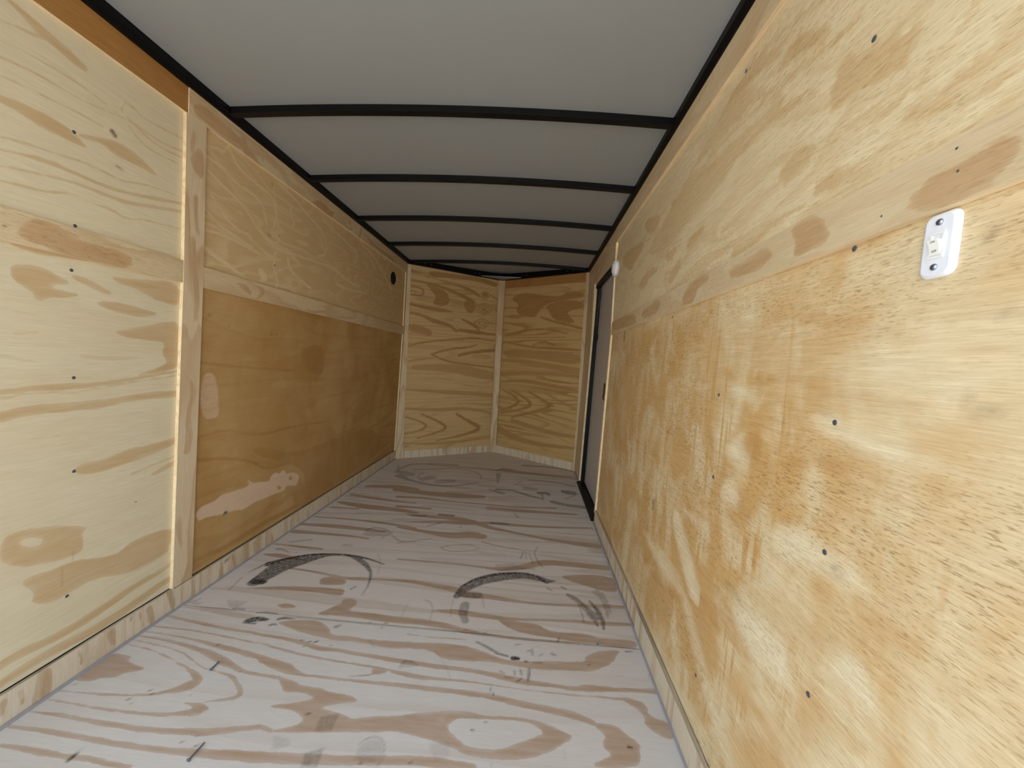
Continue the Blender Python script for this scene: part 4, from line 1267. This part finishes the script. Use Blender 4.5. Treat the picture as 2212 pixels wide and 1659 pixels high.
co, fs = ringbox(.0175, .032, .0125, .0262, .0012)
me = bpy.data.meshes.new('rocker_frame')
me.from_pydata(co, [], fs)
rf = link('rocker_frame', me, MT['offwhite'])
rf.matrix_world = top
kid(rf, sw)
# well floor, darker by shade only
co = [(-.0062, -.013, .0001), (.0062, -.013, .0001), (.0062, .013, .0001), (-.0062, .013, .0001)]
# rocker: bent paddle, lower half in, upper half out
prf = [(-.0125, .0002), (-.0125, .0010), (-.0105, .0016), (-.001, .0038), (.0062, .0066), (.0062, .0002)]
co = [(-.0058, y, z) for y, z in prf]+[(.0058, y, z) for y, z in prf]
n = len(prf)
fs = [tuple(range(n)), tuple(range(n, 2*n))[::-1]]+[(i, n+i, n+(i+1) % n, (i+1) % n) for i in range(n)]
me = bpy.data.meshes.new('rocker')
me.from_pydata(co, [], fs)
rk = link('rocker', me, MT['offwhite'])
rk.matrix_world = top
kid(rk, sw)
def text(body, size, mtx, mat, parent, name):
    cu = bpy.data.curves.new(name, 'FONT')
    cu.body = body
    cu.size = size
    cu.align_x = 'CENTER'
    cu.align_y = 'CENTER'
    cu.extrude = .00006
    tmp = bpy.data.objects.new('tmp', cu)
    C.objects.link(tmp)
    dg = bpy.context.evaluated_depsgraph_get()
    me = bpy.data.meshes.new_from_object(tmp.evaluated_get(dg))
    bpy.data.objects.remove(tmp)
    o = link(name, me, None)
    me.materials.clear()
    me.materials.append(mat)
    o.matrix_world = mtx
    return kid(o, parent)
a1 = math.atan2(.0066-.0038, .0072)
a2 = math.atan2(.0038-.0016, .0095)
text('ON', .0036, top @ Matrix.Translation((0, .0035, .0057)) @ Matrix.Rotation(a1, 4, 'X'), MT['ink'], sw, 'lettering')
text('OFF', .0036, top @ Matrix.Translation((0, -.0075, .00245)) @ Matrix.Rotation(a2, 4, 'X'), MT['ink'], sw, 'lettering')
for dy in (.0275, -.0270):
    s1 = lathe('plate_screw', [(.0042, 0), (.0041, .0008), (.0032, .0020), (.0014, .0027)], MT['steel'], None, 18, ms @ Matrix.Translation((0, dy, .0062)))
    kid(s1, sw)
    for rz in (0, math.pi/2):
        c_ = prism('slot', [(-.0022, -.0004, .0024), (.0022, -.0004, .0024), (.0022, .0004, .0024), (-.0022, .0004, .0024)],
                   [(-.0018, -.0004, .0029), (.0018, -.0004, .0029), (.0018, .0004, .0029), (-.0018, .0004, .0029)], MT['ink'])
        c_.matrix_world = s1.matrix_world @ Matrix.Rotation(rz+.4, 4, 'Z')
        kid(c_, s1)

# loose screws on the floor
def loose_screw(p0, p1, label, rad=.0021, hr=.0050, mat='dark_steel'):
    p0, p1 = Vector((*p0, .0)), Vector((*p1, .0))
    L = (p1-p0).length
    z = (p1-p0).normalized()
    x = Vector((0, 0, 1))
    y = z.cross(x)
    m = Matrix((x, y, z)).transposed().to_4x4()
    m.translation = p0+Vector((0, 0, hr*.72))
    m = m @ Matrix.Rotation(math.atan2(hr*.55, L), 4, 'Y')
    root = empty('loose_screw', tuple(m.translation))
    tag(root, label, 'screw')
    bpy.context.view_layer.update()
    kid(lathe('head', [(hr*.5, -.0008), (hr*.9, 0), (hr, .0009), (hr*.7, .0022), (rad, .0036)], MT[mat], None, 16, m), root)
    pr = [(rad*.8, .0036)]
    n_ = int((L-.008)/.0024)
    for i in range(n_):
        h = .0055+i*.0024
        pr += [(rad*.72, h), (rad*1.15, h+.0008), (rad*.72, h+.0016)]
    pr += [(rad*.7, L-.003), (.0003, L)]
    sh = lathe('shank', pr, MT[mat], None, 10, m)
    kid(sh, root)
    return root
loose_screw((.3297, 1.072), (.3312, 1.104), 'short dark screw lying on the pale floor near the left kick board')
loose_screw((.4961, .8203), (.5004, .864), 'longest dark screw lying on the floor closest to the doorway')
loose_screw((.550, 1.527), (.566, 1.547), 'small bright screw lying inside the left dark tyre arc', .0018, .0042, 'steel')
loose_screw((1.5625, 1.3440), (1.582, 1.3400), 'small screw lying by the floor seam near the right kick board', .0018, .0042, 'steel')
o = lathe('metal_shaving', [(.0045, 0), (.005, .0015), (.003, .003), (.0008, .0036)], MT['steel'], None, 10, Matrix.Translation((.891, 2.216, .0004)))
tag(o, 'tiny shiny metal bit on the middle of the floor', 'metal bit')
bpy.context.view_layer.update()
